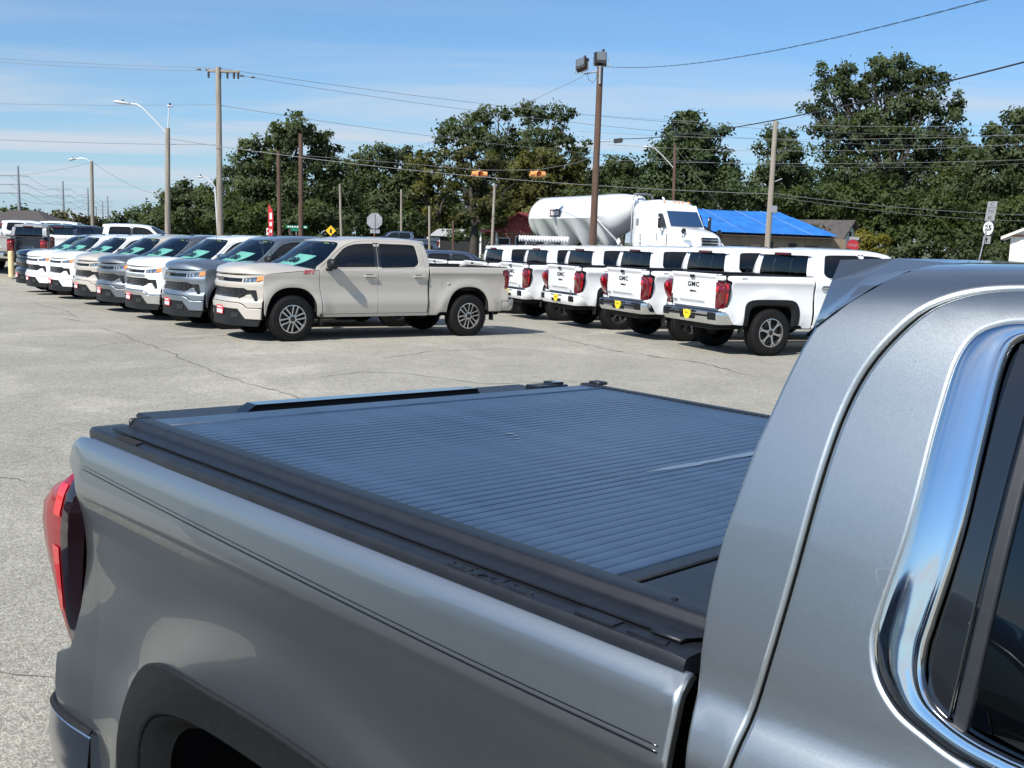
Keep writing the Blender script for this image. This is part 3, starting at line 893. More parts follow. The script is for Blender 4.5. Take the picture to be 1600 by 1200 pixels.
    def hf(u, v):
        k = v * (len(E) - 1); i = min(int(k), len(E) - 2); f = k - i
        ex = E[i][0] * (1 - f) + E[i + 1][0] * f; ev = E[i][1] * (1 - f) + E[i + 1][1] * f
        p = FL(ex, ev)
        s = 1 - 2 * u; a = abs(s)
        g = 1 - a ** 2.6
        z = p[2] + .004 + (float(Zc(v)) - p[2]) * (1 - a ** 3.2)
        z += .018 * math.exp(-((a - .52) / .12) ** 2) * (1 - v) ** .5
        x = ex + (float(Xc(v)) - ex) * (1 - a ** 2.3)
        return (x, s * (p[1] - .006), z)
    hd.grid(hf, 36, 22)
    hd.grid(lambda u, v: tuple(np.array(hf(u, 1.0)) + np.array([-.03 * v, 0, -.02 * v])), 36, 1)
    hd.build('bonnet', P, root, 40, X)
    # ---- nose
    def FF(y, z):
        y = np.asarray(y, float); z = np.asarray(z, float)
        g = 4.70 - .43 * np.abs(y / .97) ** 3.0
        g = g - .03 * sst(z, 1.0, 1.22) + .035 * (1 - sst(z, .70, .78)) + .012 * np.exp(-((z - 1.02) / .05) ** 2)
        return np.stack([g, y, z], -1)
    mir = lambda pts: [(-a, b) for a, b in pts][::-1]
    both = lambda half: half + mir(half)                    # half runs from the middle outwards and back to the middle
    upper = [(0, 1.178), (.60, 1.178), (.90, 1.190), (.962, 1.205), (.962, .618), (.775, .615), (.705, .678), (.61, .706), (0, .708)]
    lamp = rnd([(.682, 1.060), (.91, 1.078), (.957, 1.112), (.955, 1.190), (.90, 1.170), (.682, 1.134)], .010)
    gr1 = [(0, 1.064), (.655, 1.064), (.655, 1.130), (0, 1.130)]
    gr2 = [(0, .955), (.70, .957), (.745, .927), (.876, .927), (.902, .735), (.864, .737), (.795, .850), (.737, .843), (.69, .802), (.63, .783), (0, .782)]
    nose = panel('front_fascia', upper + mir(upper)[1:-1], FF, P, root, holes=[lamp, mir(lamp), both(gr1)[:-1], both(gr2)[:-1]], step=.05, X=X, thick=.05, r=.006)
    panel('grille', [(-.91, .72), (.91, .72), (.91, 1.14), (-.91, 1.14)], FF, M_gloss, root, step=.08, X=X, lift=-.055, r=0, flange=False)
    gb = MB()
    for z, w in ((.812, 1.24), (.847, 1.42), (.882, 1.44), (.917, 1.42)):
        gb.grid(lambda u, v, z=z, w=w: tuple(FF((u - .5) * w, z + (v - .5) * .013) + np.array([-.020 - .012 * abs(v - .5), 0, 0])), 20, 2)
    for z in (1.086, 1.110): gb.grid(lambda u, v, z=z: tuple(FF((u - .5) * 1.31, z + (v - .5) * .010) + np.array([-.022, 0, 0])), 16, 1)
    for k in range(-7, 8):
        gb.grid(lambda u, v, k=k: tuple(FF(k * .095 + (u - .5) * .014, .79 + v * .16) + np.array([-.026, 0, 0])), 1, 3)
    gb.build('grille_bars', M_satin, root, 40, X)
    em = MB()
    bow = [(-.125, -.014), (-.105, .024), (-.048, .024), (-.048, .040), (.048, .040), (.048, .024), (.125, .024), (.105, -.024), (.048, -.024), (.048, -.040), (-.048, -.040), (-.048, -.024)]
    if not gmc:
        em.prism(bow, .024, frame((4.668, 0, 1.097), (0, 1, 0), (0, 0, 1)))
        em.build('emblem', M_gloss, root, 30, X)
    else:
        text('emblem', 'GMC', .15, X.M(frame((4.70, 0, .87), (0, 1, 0), (0, 0, 1))), M_redprint, root, .008, sx=1.4)
    if not gmc and bumper == 'chrome':
        panel('grille_bar', both([(0, 1.045), (.66, 1.04), (.70, 1.0), (.66, .972), (0, .975)])[:-1], FF, M_chrome, root, step=.06, X=X, lift=.006, r=.003, ins=.004)
    for s in (1, -1):
        lm = lamp if s > 0 else mir(lamp)
        hl = panel('headlight', lm, FF, M_lampglass2, root, step=.05, X=X, lift=-.002, r=0, flange=False)
        panel('lamp_back', [(s * y, z) for y, z in ((.68, 1.055), (.96, 1.07), (.96, 1.20), (.68, 1.135))], FF, M_gloss, hl, step=.06, X=X, lift=-.045, r=0, flange=False)
        for y0, y1, z0, z1 in ((.695, .735, 1.072, 1.120), (.75, .80, 1.078, 1.128), (.815, .87, 1.084, 1.138)):
            panel('lamp_unit', rnd([(s * y, z) for y, z in ((y0, z0), (y1, z0), (y1, z1), (y0, z1))], .012), FF, M_lamp, hl, step=.05, X=X, lift=-.018, r=.004, ins=.005, thick=.02)
        panel('lamp_strip', [(s * y, z) for y, z in ((.69, 1.126), (.885, 1.158), (.885, 1.166), (.69, 1.134))], FF, M_white, hl, step=.06, X=X, lift=-.012, r=.001, ins=.002)
        panel('side_marker', [(s * y, z) for y, z in ((.872, 1.083), (.954, 1.113), (.952, 1.188), (.876, 1.160))], FF, M_amber, hl, step=.06, X=X, lift=.001, r=.001, ins=.003)
        sl_ = MB()
        for k in range(5): sl_.grid(lambda u, v, k=k: tuple(FF(s * (.805 + .016 * (2 - k) + (.075 + .008 * k) * u), .775 + k * .033 + (v - .5) * .012) + np.array([-.018, 0, 0])), 3, 1)
        sl_.build('inlet_slats', M_satin, root, 40, X)
    low = [(0, .694), (.60, .692), (.692, .662), (.765, .602), (.958, .604), (.952, .412), (.75, .416), (.618, .586), (0, .592)]
    panel('front_bumper', low + mir(low)[1:-1], FF, {'paint': P, 'chrome': M_chrome, 'dull': M_chrome}[bumper], root, step=.05, X=X, thick=.06, lift=.014, r=.008, ins=.012)
    val = [(0, .588), (.606, .580), (.738, .408), (.945, .404), (.915, .285), (0, .285)]
    panel('bumper_valance', val + mir(val)[1:-1], FF, M_black, root, step=.08, X=X, thick=.05, lift=-.01)
    for s in (1, -1):
        fg_ = MB(); fg_.grid(lambda u, v: tuple(FF(s * (.46 + .16 * u * (1 + .1 * v)), .43 + .09 * v) + np.array([.002, 0, 0])), 3, 2); fg_.build('fog_pocket', M_gloss, root, 40, X)
    pl = panel('licence_plate', [(-.10, .468), (.19, .468), (.19, .628), (-.10, .628)], FF, M_redprint, root, step=.1, X=X, lift=.02, r=.001, ins=.004)
    panel('plate_print', [(-.085, .485), (.175, .485), (.175, .55), (-.085, .55)], FF, M_white, pl, step=.1, X=X, lift=.0225, r=0, ins=.004)
    pt_ = MB()
    for k in range(7): pt_.grid(lambda u, v, k=k: tuple(FF(-.06 + k * .033 + .022 * u, .575 + .032 * v) + np.array([.0235, 0, 0])), 1, 1)
    pt_.build('plate_print', M_white, pl, 0, X)
    # ---- bed: box, rails, tailgate
    bx = MB()
    bx.box((0, 0, .93), (1.80, 1.66, .04), .005)
    for s in (1, -1): bx.box((0, s * .845, 1.16), (1.80, .03, .46), .004)
    bx.box((.885, 0, 1.16), (.03, 1.70, .46), .004)
    bx.build('bed_liner', M_black, root, 30, X)
    ct = 1.394
    for s in (1, -1):
        cap = MB()
        prof = [(.955, -.016), (.957, .0), (.953, .009), (.946, .0115), (.87, .0125), (.856, .009), (.85, -.02)] if fg else [(.944, -.006), (.945, .0), (.942, .003), (.938, .004), (.87, .005), (.856, .003), (.85, -.02)]
        xs = [-.935, -.925, -.89, -.5, 0, .5, .865, .888, .896]
        sc_ = [.90, .96, 1, 1, 1, 1, 1, .985, .96]
        vs = []; 
        for x, q in zip(xs, sc_):
            k = .055 * max(0, (-.80 - x) / .22) ** 2
            for (y, h) in prof: vs.append((x, s * (y - k - (.06 if x < -.93 else 0) * (y > .9)), ct + h - (1 - q) * .06))
        m = len(prof); fs = []
        for i in range(len(xs) - 1):
            for j in range(m - 1):
                q = (i * m + j, (i + 1) * m + j, (i + 1) * m + j + 1, i * m + j + 1)
                fs.append(q if s < 0 else q[::-1])
        fs.append(tuple(range(m)) if s > 0 else tuple(range(m))[::-1]); fs.append(tuple(range((len(xs) - 1) * m, len(xs) * m)) if s < 0 else tuple(range((len(xs) - 1) * m, len(xs) * m))[::-1])
        cap.add(vs, fs)
        co = cap.build('bed_rail_cap', M_cap, root, 32, X)
        if fg and s < 0:
            hl = MB(); hl.prism(rnd([(-.055, -.016), (.055, -.016), (.045, .016), (-.045, .016)], .006), .004); 
            hl.v = [(a - .705, b * .75 - .9385, c + ct + .0105) for a, b, c in hl.v]
            hl.build('stake_pocket', M_under, co, 30, X)
            pc = MB(); pc.prism(rnd([(-.036, -.017), (.036, -.017), (.036, .02), (-.036, .02)], .004), .003); pc.v = [(a + .735, b * .72 - .9385, c + ct + .0118) for a, b, c in pc.v]
            pc.build('pocket_cover', M_cap, co, 30, X)
            pc = MB(); pc.prism(rnd([(-.034, -.012), (.034, -.012), (.028, .012), (-.028, .012)], .004), .0022); pc.v = [(a + .825, b * .72 - .9385, c + ct + .0119) for a, b, c in pc.v]
            pc.build('pocket_cover', M_cap, co, 30, X)
            text('cap_lettering', 'GMC', .036, X.M(frame((.515, -.9385, ct + .0118), (1, 0, 0), (0, 1, 0))), M_cap, co, .0016, sx=2.5, bold=.0008)
    # tailgate
    def FT(y, z):
        y = np.asarray(y, float); z = np.asarray(z, float)
        if gmc:
            g = -1.055 - .035 * sst(z, 1.30, 1.37) - .03 * np.exp(-((z - .93) / .045) ** 2) * (1 - sst(np.abs(y), .38, .46)) + .02 * sst(z, .93, .80)
        else:
            g = -1.0 - .03 * sst(z, 1.29, 1.36)
        g = g + .05 * np.abs(y / .95) ** 4
        return np.stack([g, y, z], -1)
    tg = panel('tailgate', rnd([(-.735, .79), (.735, .79), (.74, 1.392), (-.74, 1.392)], .02), FT, P, root, step=.04, X=X, flip=True)
    tp = MB(); tp.box((-1.005, 0, 1.395), (.13, 1.50, .016), .006)
    tpo = tp.build('tailgate_cap', M_cap if fg else P, root, 30, X)
    h = MB(); h.prism(rnd([(-.09, .022), (.09, .022), (.065, -.032), (-.065, -.032)], .012), .006, frame((-1.072 if not gmc else -1.091, 0, 1.345), (0, -1, 0), (0, 0, 1))); h.build('tailgate_handle', M_gloss, tg, 30, X)
    if gmc:
        text('tailgate_lettering', 'GMC', .125, X.M(frame((-1.057, 0, 1.19), (0, -1, 0), (0, 0, 1))), M_letter, tg, .005, sx=1.35, bold=.003, gap=1.12)
        text('tailgate_lettering', 'SIERRA', .047, X.M(frame((-1.057, 0, 1.065), (0, -1, 0), (0, 0, 1))), M_letter, tg, .003, sx=1.55, bold=.002)
    else:
        text('tailgate_lettering', 'CHEVROLET', .09, X.M(frame((-1.004, 0, 1.15), (0, -1, 0), (0, 0, 1))), M_letter, tg, .003, sx=1.7)
    # rear corner posts and lower sill between tailgate and bumper
    cp = MB()
    for s in (1, -1):
        if gmc: cp.box((-1.005, s * (.80 if fg else .825), 1.325 if fg else 1.335), (.10, .16 if fg else .185, .09), .02)
        else: cp.box((-.93, s * .85, 1.36), (.07, .18, .05), .01)
        cp.box((-.95, s * .85, .765), (.10, .20, .06), .01)
    cp.box((-.93, 0, .75), (.10, 1.6, .07), .01)
    cp.build('bed_corner', P, root, 30, X)
    # ---- tail lamps
    for s in (1, -1):
        dzl = .022 if fg else 0.
        lz = [.80, .835, .90, .98, 1.06, 1.12, 1.17, 1.215, 1.262] if gmc else [.955, 1.0, 1.06, 1.12, 1.17, 1.20, 1.24, 1.29, 1.338]
        xc = [-.955, -.985, -1.03, -1.065, -1.09, -1.10, -1.098, -1.06, -.975] if gmc else [-.97, -.985, -.99, -.995, -1.0, -1.0, -1.0, -.995, -.96]
        xa = ([-.925, -.915, -.905, -.895, -.888, -.883, -.880, -.878, -.882] if fg else [-.935, -.93, -.925, -.92, -.915, -.912, -.91, -.91, -.912]) if gmc else [-.87, -.87, -.87, -.87, -.86, -.83, -.81, -.805, -.83]
        yb_ = [.965, .978, .992, 1.003, 1.012, 1.015, 1.012, 1.002, .975] if gmc else [.955, .965, .97, .975, .98, .985, .985, .98, .965]
        lz = [q + dzl for q in lz]; yb_ = [q - (.014 if fg else 0) for q in yb_]
        rows = []
        for z, c, a, yy in zip(lz, xc, xa, yb_):
            rows.append([(a, .968 if gmc else .96), (a - .022, yy), (a - .056, yy + .004), (min(a - .06, c * .5 + (a - .056) * .5), yy + .004), (c + .03, yy - .004), (c + .006, yy - .022), (c, yy - .06), (c - .004, .90), (c * .5 - .53, .82), (-1.058, .742)])
        m = len(rows[0]); vs = []; fs = []; 
        sm = MB()
        for r_, z in zip(rows, lz):
            vs += [(x, s * y, z) for x, y in r_]
        mi = []
        for i in range(len(rows) - 1):
            for j in range(m - 1):
                q = (i * m + j, i * m + j + 1, (i + 1) * m + j + 1, (i + 1) * m + j)
                sm.add([vs[k] for k in q], [(0, 1, 2, 3) if s > 0 else (3, 2, 1, 0)], 0 if (j < 2 and gmc) else 1)
        sm.add([vs[(len(rows) - 1) * m + k] for k in range(m)] + [(-.86, s * .76, lz[-1])], [tuple(range(m + 1))[::s]], 0)
        # weld by building through bmesh-free merge
        tl = sm.build('taillight', [M_smoke, M_red2 if fg else M_red], root, 40, X)
        bmw(tl)
        if gmc:
            rs = MB()
            for (z0, z1) in ((1.155 + dzl, 1.235 + dzl), (.90 + dzl, 1.075 + dzl)):
                def rf(u, v, z0=z0, z1=z1):
                    z = z0 + (z1 - z0) * v
                    a = np.interp(z, lz, xa); c = np.interp(z, lz, xc); yy = np.interp(z, lz, yb_)
                    taper = 1.0 if z0 > 1.1 else .45 + .55 * v
                    return (a - .060 - .040 * u * taper, s * (yy + .0075 - .001 * u), z)
                rs.grid(rf, 3, 6, 0, s < 0)
            for z0, z1 in (((1.02, 1.22), (.86, .96)) if fg else ((1.10, 1.19), (.88, .94))):
                rs.grid(lambda u, v, z0=z0, z1=z1: (np.interp(z0 + (z1 - z0) * v, lz, xc) - .007, s * (.80 + .075 * u + .03 * v), z0 + (z1 - z0) * v), 2, 4, 0, s > 0)
            rs.build('reflector', M_redhot, tl, 60, X)
    # ---- rear bumper
    rb = MB(); BW = 1.002 if fg else .972
    half = [(-1.155, 0.), (-1.155, .5), (-1.148, .80), (-1.125, .91), (-1.07, BW - .03), (-1.0, BW - .006), (-.90, BW), (-.79, BW - .01)]
    bp_ = [(x, -y) for x, y in half[:0:-1]] + half
    bp_ = np.array(spl(bp_, 6)); bs_ = np.concatenate([[0], np.cumsum(np.linalg.norm(np.diff(bp_, axis=0), axis=1))]); bs_ /= bs_[-1]
    zq = .085 if fg else 0.
    prof = [(dx, z - zq) for dx, z in ((.13, .738), (.06, .742), (.012, .744), (.0, .73), (-.006, .66), (.004, .585), (.04, .515), (.09, .505))]
    def bf(u, v):
        q = lambda t: np.array([np.interp(t, bs_, bp_[:, 0]), np.interp(t, bs_, bp_[:, 1])])
        p = q(u); d = q(min(1, u + .01)) - q(max(0, u - .01)); d /= np.linalg.norm(d); n = np.array([d[1], -d[0]])   # inwards
        k = v * (len(prof) - 1); i = min(int(k), len(prof) - 2); f = k - i
        dx = prof[i][0] * (1 - f) + prof[i + 1][0] * f; z = prof[i][1] * (1 - f) + prof[i + 1][1] * f
        p = p + n * dx
        return (p[0], p[1], z)
    rb.grid(bf, 96, 14)
    for s in (1, -1):
        rb.grid(lambda u, v: (-.79 + .06 * u, s * (BW - .012) - s * .03 * u, .744 - zq - v * .239), 1, 1)
    rbo = rb.build('rear_bumper', {'paint': P, 'chrome': M_chrome, 'dull': M_dullchrome}[bumper], root, 35, X)
    sp_ = MB()
    sp_.box((-1.03, 0, .742 - zq), (.17, 1.70, .02), .005)
    for s in (1, -1):
        sp_.box((-1.0, s * .82, .742 - zq), (.17, .15, .022), .006)
        # corner step pocket
        sp_.grid(lambda u, v: tuple(np.array(bf(.5 + s * (.26 + .095 * u), .36 + .34 * v)) + np.array([-.003, 0, 0])), 5, 3)
        if fg and s < 0:
            sp_.grid(lambda u, v: tuple(np.array(bf(.5 + s * (.375 + .1245 * u), .0 + .40 * v)) + np.array([-.004, s * .004, .004])), 24, 4)
    sp_.build('step_pad', M_black, rbo, 35, X)
    pb = MB()
    pb.grid(lambda u, v: (-1.158, (u - .5) * (.62 - .14 * v), .725 - .155 * v), 4, 2)
    pbo = pb.build('plate_recess', M_black, rbo, 35, X)
    if gmc:
        yl = MB(); yl.prism([(-.125, .085), (-.075, .07), (0, .085), (.075, .07), (.125, .085), (.115, -.012), (.075, -.065), (0, -.095), (-.075, -.065), (-.115, -.012)], .004, frame((-1.166, 0, .648), (0, -1, 0), (0, 0, 1)))
        yl.build('dealer_plate', M_yellow, rbo, 20, X)
        text('plate_print', 'GMC', .05, X.M(frame((-1.171, 0, .665), (0, -1, 0), (0, 0, 1))), M_letter, pbo, .0008, sx=1.1)
    # ---- under the body
    ub = MB()
    ub.box((1.6, 0, .50), (5.2, 1.2, .20), .03)
    ub.box((0, 0, .42), (.12, 1.5, .12), .04); ub.box((3.745, 0, .42), (.12, 1.5, .12), .04)
    ub.box((-.95, 0, .52), (.12, 1.3, .14), .02); ub.box((4.35, 0, .62), (.5, 1.3, .5), .04)
    ub.box((2.0, 0, .47), (2.3, 1.78, .04), .01)
    ub.build('chassis', M_under, root, 30, X)
    # ---- cabin
    cb = MB()
    cb.box((2.1, 0, .62), (2.2, 1.80, .05), .01)
    for s in (1, -1):
        cb.box((2.1, s * .90, .95), (2.25, .03, .72), .005)
    cb.box((.975, 0, 1.1), (.03, 1.7, .5), .005)
    cb.box((3.22, 0, 1.10), (.42, 1.74, .34), .06)
    cb.box((3.05, 0, 1.22), (.25, 1.70, .14), .05)
    cb.lathe([(.17, 0), (.185, .01), (.17, .025)], 18, 'x', (2.78, .40, 1.20))
    cb.build('cabin', M_trim, root, 30, X)
    st_ = MB()
    for y in (.42, -.42):
        st_.box((2.28, y, .86), (.52, .54, .20), .05)
        st_.box((2.02, y, 1.18), (.16, .50, .62), .06, 0, Matrix.Rotation(R_(-12), 3, 'Y'))
        st_.box((1.93, y, 1.56), (.10, .27, .18), .04)
    st_.box((1.38, 0, .86), (.5, 1.45, .2), .05); st_.box((1.12, 0, 1.15), (.14, 1.45, .55), .05, 0, Matrix.Rotation(R_(-10), 3, 'Y'))
    for y in (.45, 0, -.45): st_.box((1.075, y, 1.47), (.09, .25, .15), .04)
    st_.build('seats', M_seat, root, 30, X)
    # aerial fin
    an_ = MB()
    rz = float((zf if fg else zc)(2.5)) - .055 * (.45 if fg else 1)
    an_.prism([(-.11, 0), (.10, 0), (.02, .035), (-.075, .075), (-.10, .06)], .03, frame((2.52, .015, rz - .002), (1, 0, 0), (0, 0, 1)), taper=.9)
    an_.build('roof_aerial', M_gloss, root, 30, X)
    # wheels
    Rw = .419 if liftb is None else liftb
    for x in (0, 3.745):
        for s in (1, -1):
            wheel_parts(root, x, s * .865, s, Rw, style, 40 if fg else 26)
    return root

def bmw(o, d=1e-5):
    """Weld coincident vertices of a mesh."""
    import bmesh
    b = bmesh.new(); b.from_mesh(o.data)
    bmesh.ops.remove_doubles(b, verts=b.verts, dist=d)
    b.to_mesh(o.data); b.free()
    o.data.polygons.foreach_set('use_smooth', [True] * len(o.data.polygons))
    o.data.set_sharp_from_angle(angle=R_(40))
# ---------------------------------------------------------------- roller cover over the bed of the near pickup
def make_cover(root, X):
    zb = 1.4245                                  # slat level, before the body's lift
    cov = MB()
    prof = [(.921, 1.4095), (.921, 1.4125), (.918, 1.4135), (.884, 1.4155), (.878, 1.4175), (.875, 1.4215), (.873, 1.428), (.870, 1.4320), (.866, 1.4335), (.832, 1.4335), (.829, 1.432), (.829, 1.415)]
    for s in (1, -1):
        rail = MB()
        xs = [-.835, -.832, .862, .880]
        vs = [(x + (.0 if i < 3 else (.018 if y < .89 else -.01)), s * y, z) for i, x in enumerate(xs) for y, z in prof]
        m = len(prof); fs = []
        for i in range(3):
            for j in range(m - 1):
                q = (i * m + j, (i + 1) * m + j, (i + 1) * m + j + 1, i * m + j + 1)
                fs.append(q if s < 0 else q[::-1])
        fs.append(tuple(range(m)) if s > 0 else tuple(range(m))[::-1])
        fs.append(tuple(range(3 * m, 4 * m))[::-1] if s > 0 else tuple(range(3 * m, 4 * m)))
        rail.add(vs, fs)
        rail.box((-.832, s * .852, 1.422), (.012, .056, .026), .004)
        rail.box((.845, s * .905, 1.4115), (.05, .05, .006), .002)
        if s > 0: rail.box((-.80, s * .885, 1.437), (.05, .05, .012), .003)
        rail.lathe([(.005, 0), (.005, .002), (.0035, .003), (0, .003)], 10, 'z', (.80, s * .8495, 1.4335))
        rail.build('cover_rail', M_satin, root, 40, X)
    fr = MB()
    fr.box((-.775, 0, zb - .002), (.10, 1.66, .012), .003)
    fr.box((-.735, 0, zb + .0005), (.012, 1.652, .014), .003)
    cvr = fr.build('bed_cover', M_cover, root, 40, X)
    # end panel at the cab
    ep = MB()
    ep.box((.690, 0, zb - .001), (.034, 1.654, .012), .003)
    ep.box((.800, 0, zb - .001), (.165, 1.654, .012), .003)
    ep.build('canister_lid', M_satin, cvr, 40, X)
    sl_ = MB()
    w = .0292
    pr = [(-.5, -.0030), (-.485, -.0012), (-.45, -.0002), (-.36, .0003), (-.18, .0007), (0, .0008), (.18, .0007), (.36, .0003), (.45, -.0002), (.485, -.0012), (.5, -.0030)]
    vs = [(a * w, y, b) for y in (-.8275, .8275) for a, b in pr]; n = len(pr)
    sl_.add(vs, [(i, i + 1, n + i + 1, n + i) for i in range(n - 1)])
    first = None
    rng = random.Random(5)
    x = -.712; k = 0
    while x < .672:
        o = sl_.build('slat', M_cover, cvr, 60) if first is None else first.copy()
        if first is None: first = o
        else: COL.objects.link(o)
        tilt = .020 * math.sin(k * .55) * math.sin(k * .19 + 1.0) + .022 * math.sin(k * .27 + 2) + rng.uniform(-.004, .004)
        o.matrix_local = X.M(Matrix.Translation((x, 0, zb + .0035 + .0008 * math.sin(k * .31))) @ Matrix.Rotation(tilt, 4, 'Y'))
        x += .0297; k += 1
    # dried water marks lying across the slats
    st = MB()
    def blob(cx, cy, rx, ry, n=14, rot=0.):
        pts = []
        for i in range(n):
            t = 2 * math.pi * i / n; r = rng.uniform(.75, 1.15)
            a, b = rx * r * math.cos(t), ry * r * math.sin(t)
            pts.append((cx + a * math.cos(rot) - b * math.sin(rot), cy + a * math.sin(rot) + b * math.cos(rot)))
        st.add([(p[0], p[1], zb + .0049) for p in pts], [tuple(range(n))])
    ys = np.linspace(-.27, .80, 40)
    up = [(.226 + .0015 * math.sin(y * 21) + rng.uniform(-.0012, .0012) + (.012 if y < -.1 else 0) * max(0, 1 - (y + .27) / .17), y) for y in ys]
    dn = [(.249 + .003 * math.sin(y * 33 + 1) * math.sin(y * 7) + rng.uniform(-.003, .003) - (.02 * max(0, 1 - (y + .27) / .2)), y) for y in ys]
    vs = [(a, b, zb + .0049) for a, b in up] + [(a, b, zb + .0049) for a, b in dn]
    st.add(vs, [(i, 40 + i, 41 + i, i + 1) for i in range(39)])
    for q in ((-.255, -.12, .010, .012), (-.225, -.13, .006, .009), (-.195, -.155, .008, .006), (-.16, -.18, .009, .004)): blob(*q)
    for i in range(26):
        t = i / 26
        blob(-.10 + .30 * t + rng.uniform(-.004, .004), -.205 + .05 * t + rng.choice((-.02, .02)) + rng.uniform(-.006, .006), rng.uniform(.003, .008), rng.uniform(.0012, .0025), 8, rng.uniform(-.3, .3))
    so_ = st.build('water_mark', M_mark, cvr, 0, X); so_['kind'] = 'stuff'
    # raised bar and latch on the tailgate
    tb = MB()
    tb.prism([(-.52, 0), (.40, 0), (.375, .028), (-.475, .028)], .05, frame((-.955, 0, 1.403), (0, 1, 0), (0, 0, 1)))
    tb.build('tailgate_spoiler', M_gloss, root, 30, X)
    lt = MB()
    lt.box((-.91, .73, 1.414), (.07, .16, .022), .005); lt.box((-.92, .775, 1.426), (.05, .06, .012), .003)
    lt.build('latch', M_gloss, root, 30, X)
    fp = MB(); fp.box((-.88, 0, 1.404), (.15, 1.64, .008), .003)
    fp.build('bed_sill', M_satin, root, 30, X)

M_mark = mat('dried_water', (.13, .17, .23), .32)

def rot_yaw(a, p=0., r=0.):
    ca, sa = math.cos(a), math.sin(a)
    x = np.array([ca * math.cos(p), sa * math.cos(p), math.sin(p)])
    y = np.array([-sa * math.cos(r), ca * math.cos(r), math.sin(r)])
    z = np.cross(x, y); z /= np.linalg.norm(z); y = np.cross(z, x)
    return np.stack([x, y, z], 1)

FG_YAW = -.7765
FG_M = rot_yaw(FG_YAW, -.0167, -.0105)
FG_R = rot_yaw(-FG_YAW) @ FG_M
FG_O = np.array([.359, 2.490, 0.]) - FG_M[:, 0] * .17
_rx = np.array([[1, 0, 0], [0, math.cos(-.013), -math.sin(-.013)], [0, math.sin(-.013), math.cos(-.013)]])
_pv = FG_R @ np.array([0, -.95, 1.42])
_R2 = FG_R @ _rx
_T2 = _pv - _R2 @ np.array([0, -.95, 1.42])
_T2[2] += FG_O[2]
def make_fore():
    t = make_truck('pickup_truck', P_fore, 'gmc', fg=True, lift=.03, R=_R2, T=_T2, style=1, bumper='dull')
    # bed parts of the near truck carry the body lift of its cab
    make_cover(t, Body(.03, _R2, _T2))
    t.location = (FG_O[0], FG_O[1], 0); t.rotation_euler = (0, 0, FG_YAW)
    return t
# ---------------------------------------------------------------- ground
def asphalt_material():
    m = bpy.data.materials.new('weathered_asphalt'); m.use_nodes = True
    nt = m.node_tree; N, L = nt.nodes, nt.links
    b = N['Principled BSDF']; b.inputs['Roughness'].default_value = .88; b.inputs['Specular IOR Level'].default_value = .3
    tc = N.new('ShaderNodeTexCoord')
    def noise(scale, detail, dist=0., rough=.5):
        n = N.new('ShaderNodeTexNoise'); n.inputs['Scale'].default_value = scale; n.inputs['Detail'].default_value = detail
        n.inputs['Roughness'].default_value = rough; n.inputs['Distortion'].default_value = dist
        L.new(tc.outputs['Object'], n.inputs['Vector']); return n.outputs[0]
    def mr(v, a, b_, c, d):
        r = N.new('ShaderNodeMapRange'); r.inputs[1].default_value = a; r.inputs[2].default_value = b_
        r.inputs[3].default_value = c; r.inputs[4].default_value = d
        L.new(v, r.inputs[0]); return r.outputs[0]
    def mul(a, b_):
        q = N.new('ShaderNodeMath'); q.operation = 'MULTIPLY'
        L.new(a, q.inputs[0])
        if isinstance(b_, float): q.inputs[1].default_value = b_
        else: L.new(b_, q.inputs[1])
        return q.outputs[0]
    # stone chips bound in the surface
    v1 = N.new('ShaderNodeTexVoronoi'); v1.inputs['Scale'].default_value = 112; L.new(tc.outputs['Object'], v1.inputs['Vector'])
    s1 = N.new('ShaderNodeSeparateColor'); L.new(v1.outputs['Color'], s1.inputs[0])
    v2 = N.new('ShaderNodeTexVoronoi'); v2.inputs['Scale'].default_value = 48; L.new(tc.outputs['Object'], v2.inputs['Vector'])
    s2 = N.new('ShaderNodeSeparateColor'); L.new(v2.outputs['Color'], s2.inputs[0])
    chips = mul(mr(s1.outputs[0], 0, 1, .70, 1.29), mr(s2.outputs[1], 0, 1, .84, 1.16))
    joint = mr(v1.outputs['Distance'], 0., .75, 1.09, .72)
    big = mr(noise(.11, 6, .8, .6), .32, .68, .86, 1.10)
    mid = mr(noise(.9, 6, .6, .62), .30, .70, .88, 1.09)
    mid2 = mr(noise(5.5, 5, .2, .65), .3, .7, .92, 1.07)
    # darker oil drips and tyre-worn tracks
    oil = mr(noise(.55, 3, .3, .5), .66, .76, 1.0, .80)
    f = mul(mul(mul(chips, joint), mul(big, mid)), mul(mid2, oil))
    # pale dusty wear in drifts
    dust = mr(noise(.22, 8, 1.6, .68), .54, .70, 0., .75)
    col = N.new('ShaderNodeMix'); col.data_type = 'RGBA'
    col.inputs['A'].default_value = (.392, .375, .322, 1); col.inputs['B'].default_value = (.56, .53, .45, 1)
    L.new(dust, col.inputs['Factor'])
    # tint per chip
    tint = N.new('ShaderNodeMix'); tint.data_type = 'RGBA'; tint.inputs['A'].default_value = (.95, 1.0, 1.05, 1); tint.inputs['B'].default_value = (1.06, 1.0, .92, 1)
    L.new(s1.outputs[2], tint.inputs['Factor'])
    vm = N.new('ShaderNodeVectorMath'); vm.operation = 'MULTIPLY'; L.new(col.outputs['Result'], vm.inputs[0]); L.new(tint.outputs['Result'], vm.inputs[1])
    vs_ = N.new('ShaderNodeVectorMath'); vs_.operation = 'SCALE'; L.new(vm.outputs[0], vs_.inputs[0]); L.new(f, vs_.inputs['Scale'])
    L.new(vs_.outputs[0], b.inputs['Base Color'])
    bp = N.new('ShaderNodeBump'); bp.inputs['Distance'].default_value = .003; bp.inputs['Strength'].default_value = .9
    L.new(mul(v1.outputs['Distance'], -1.0), bp.inputs['Height']); L.new(bp.outputs[0], b.inputs['Normal'])
    return m

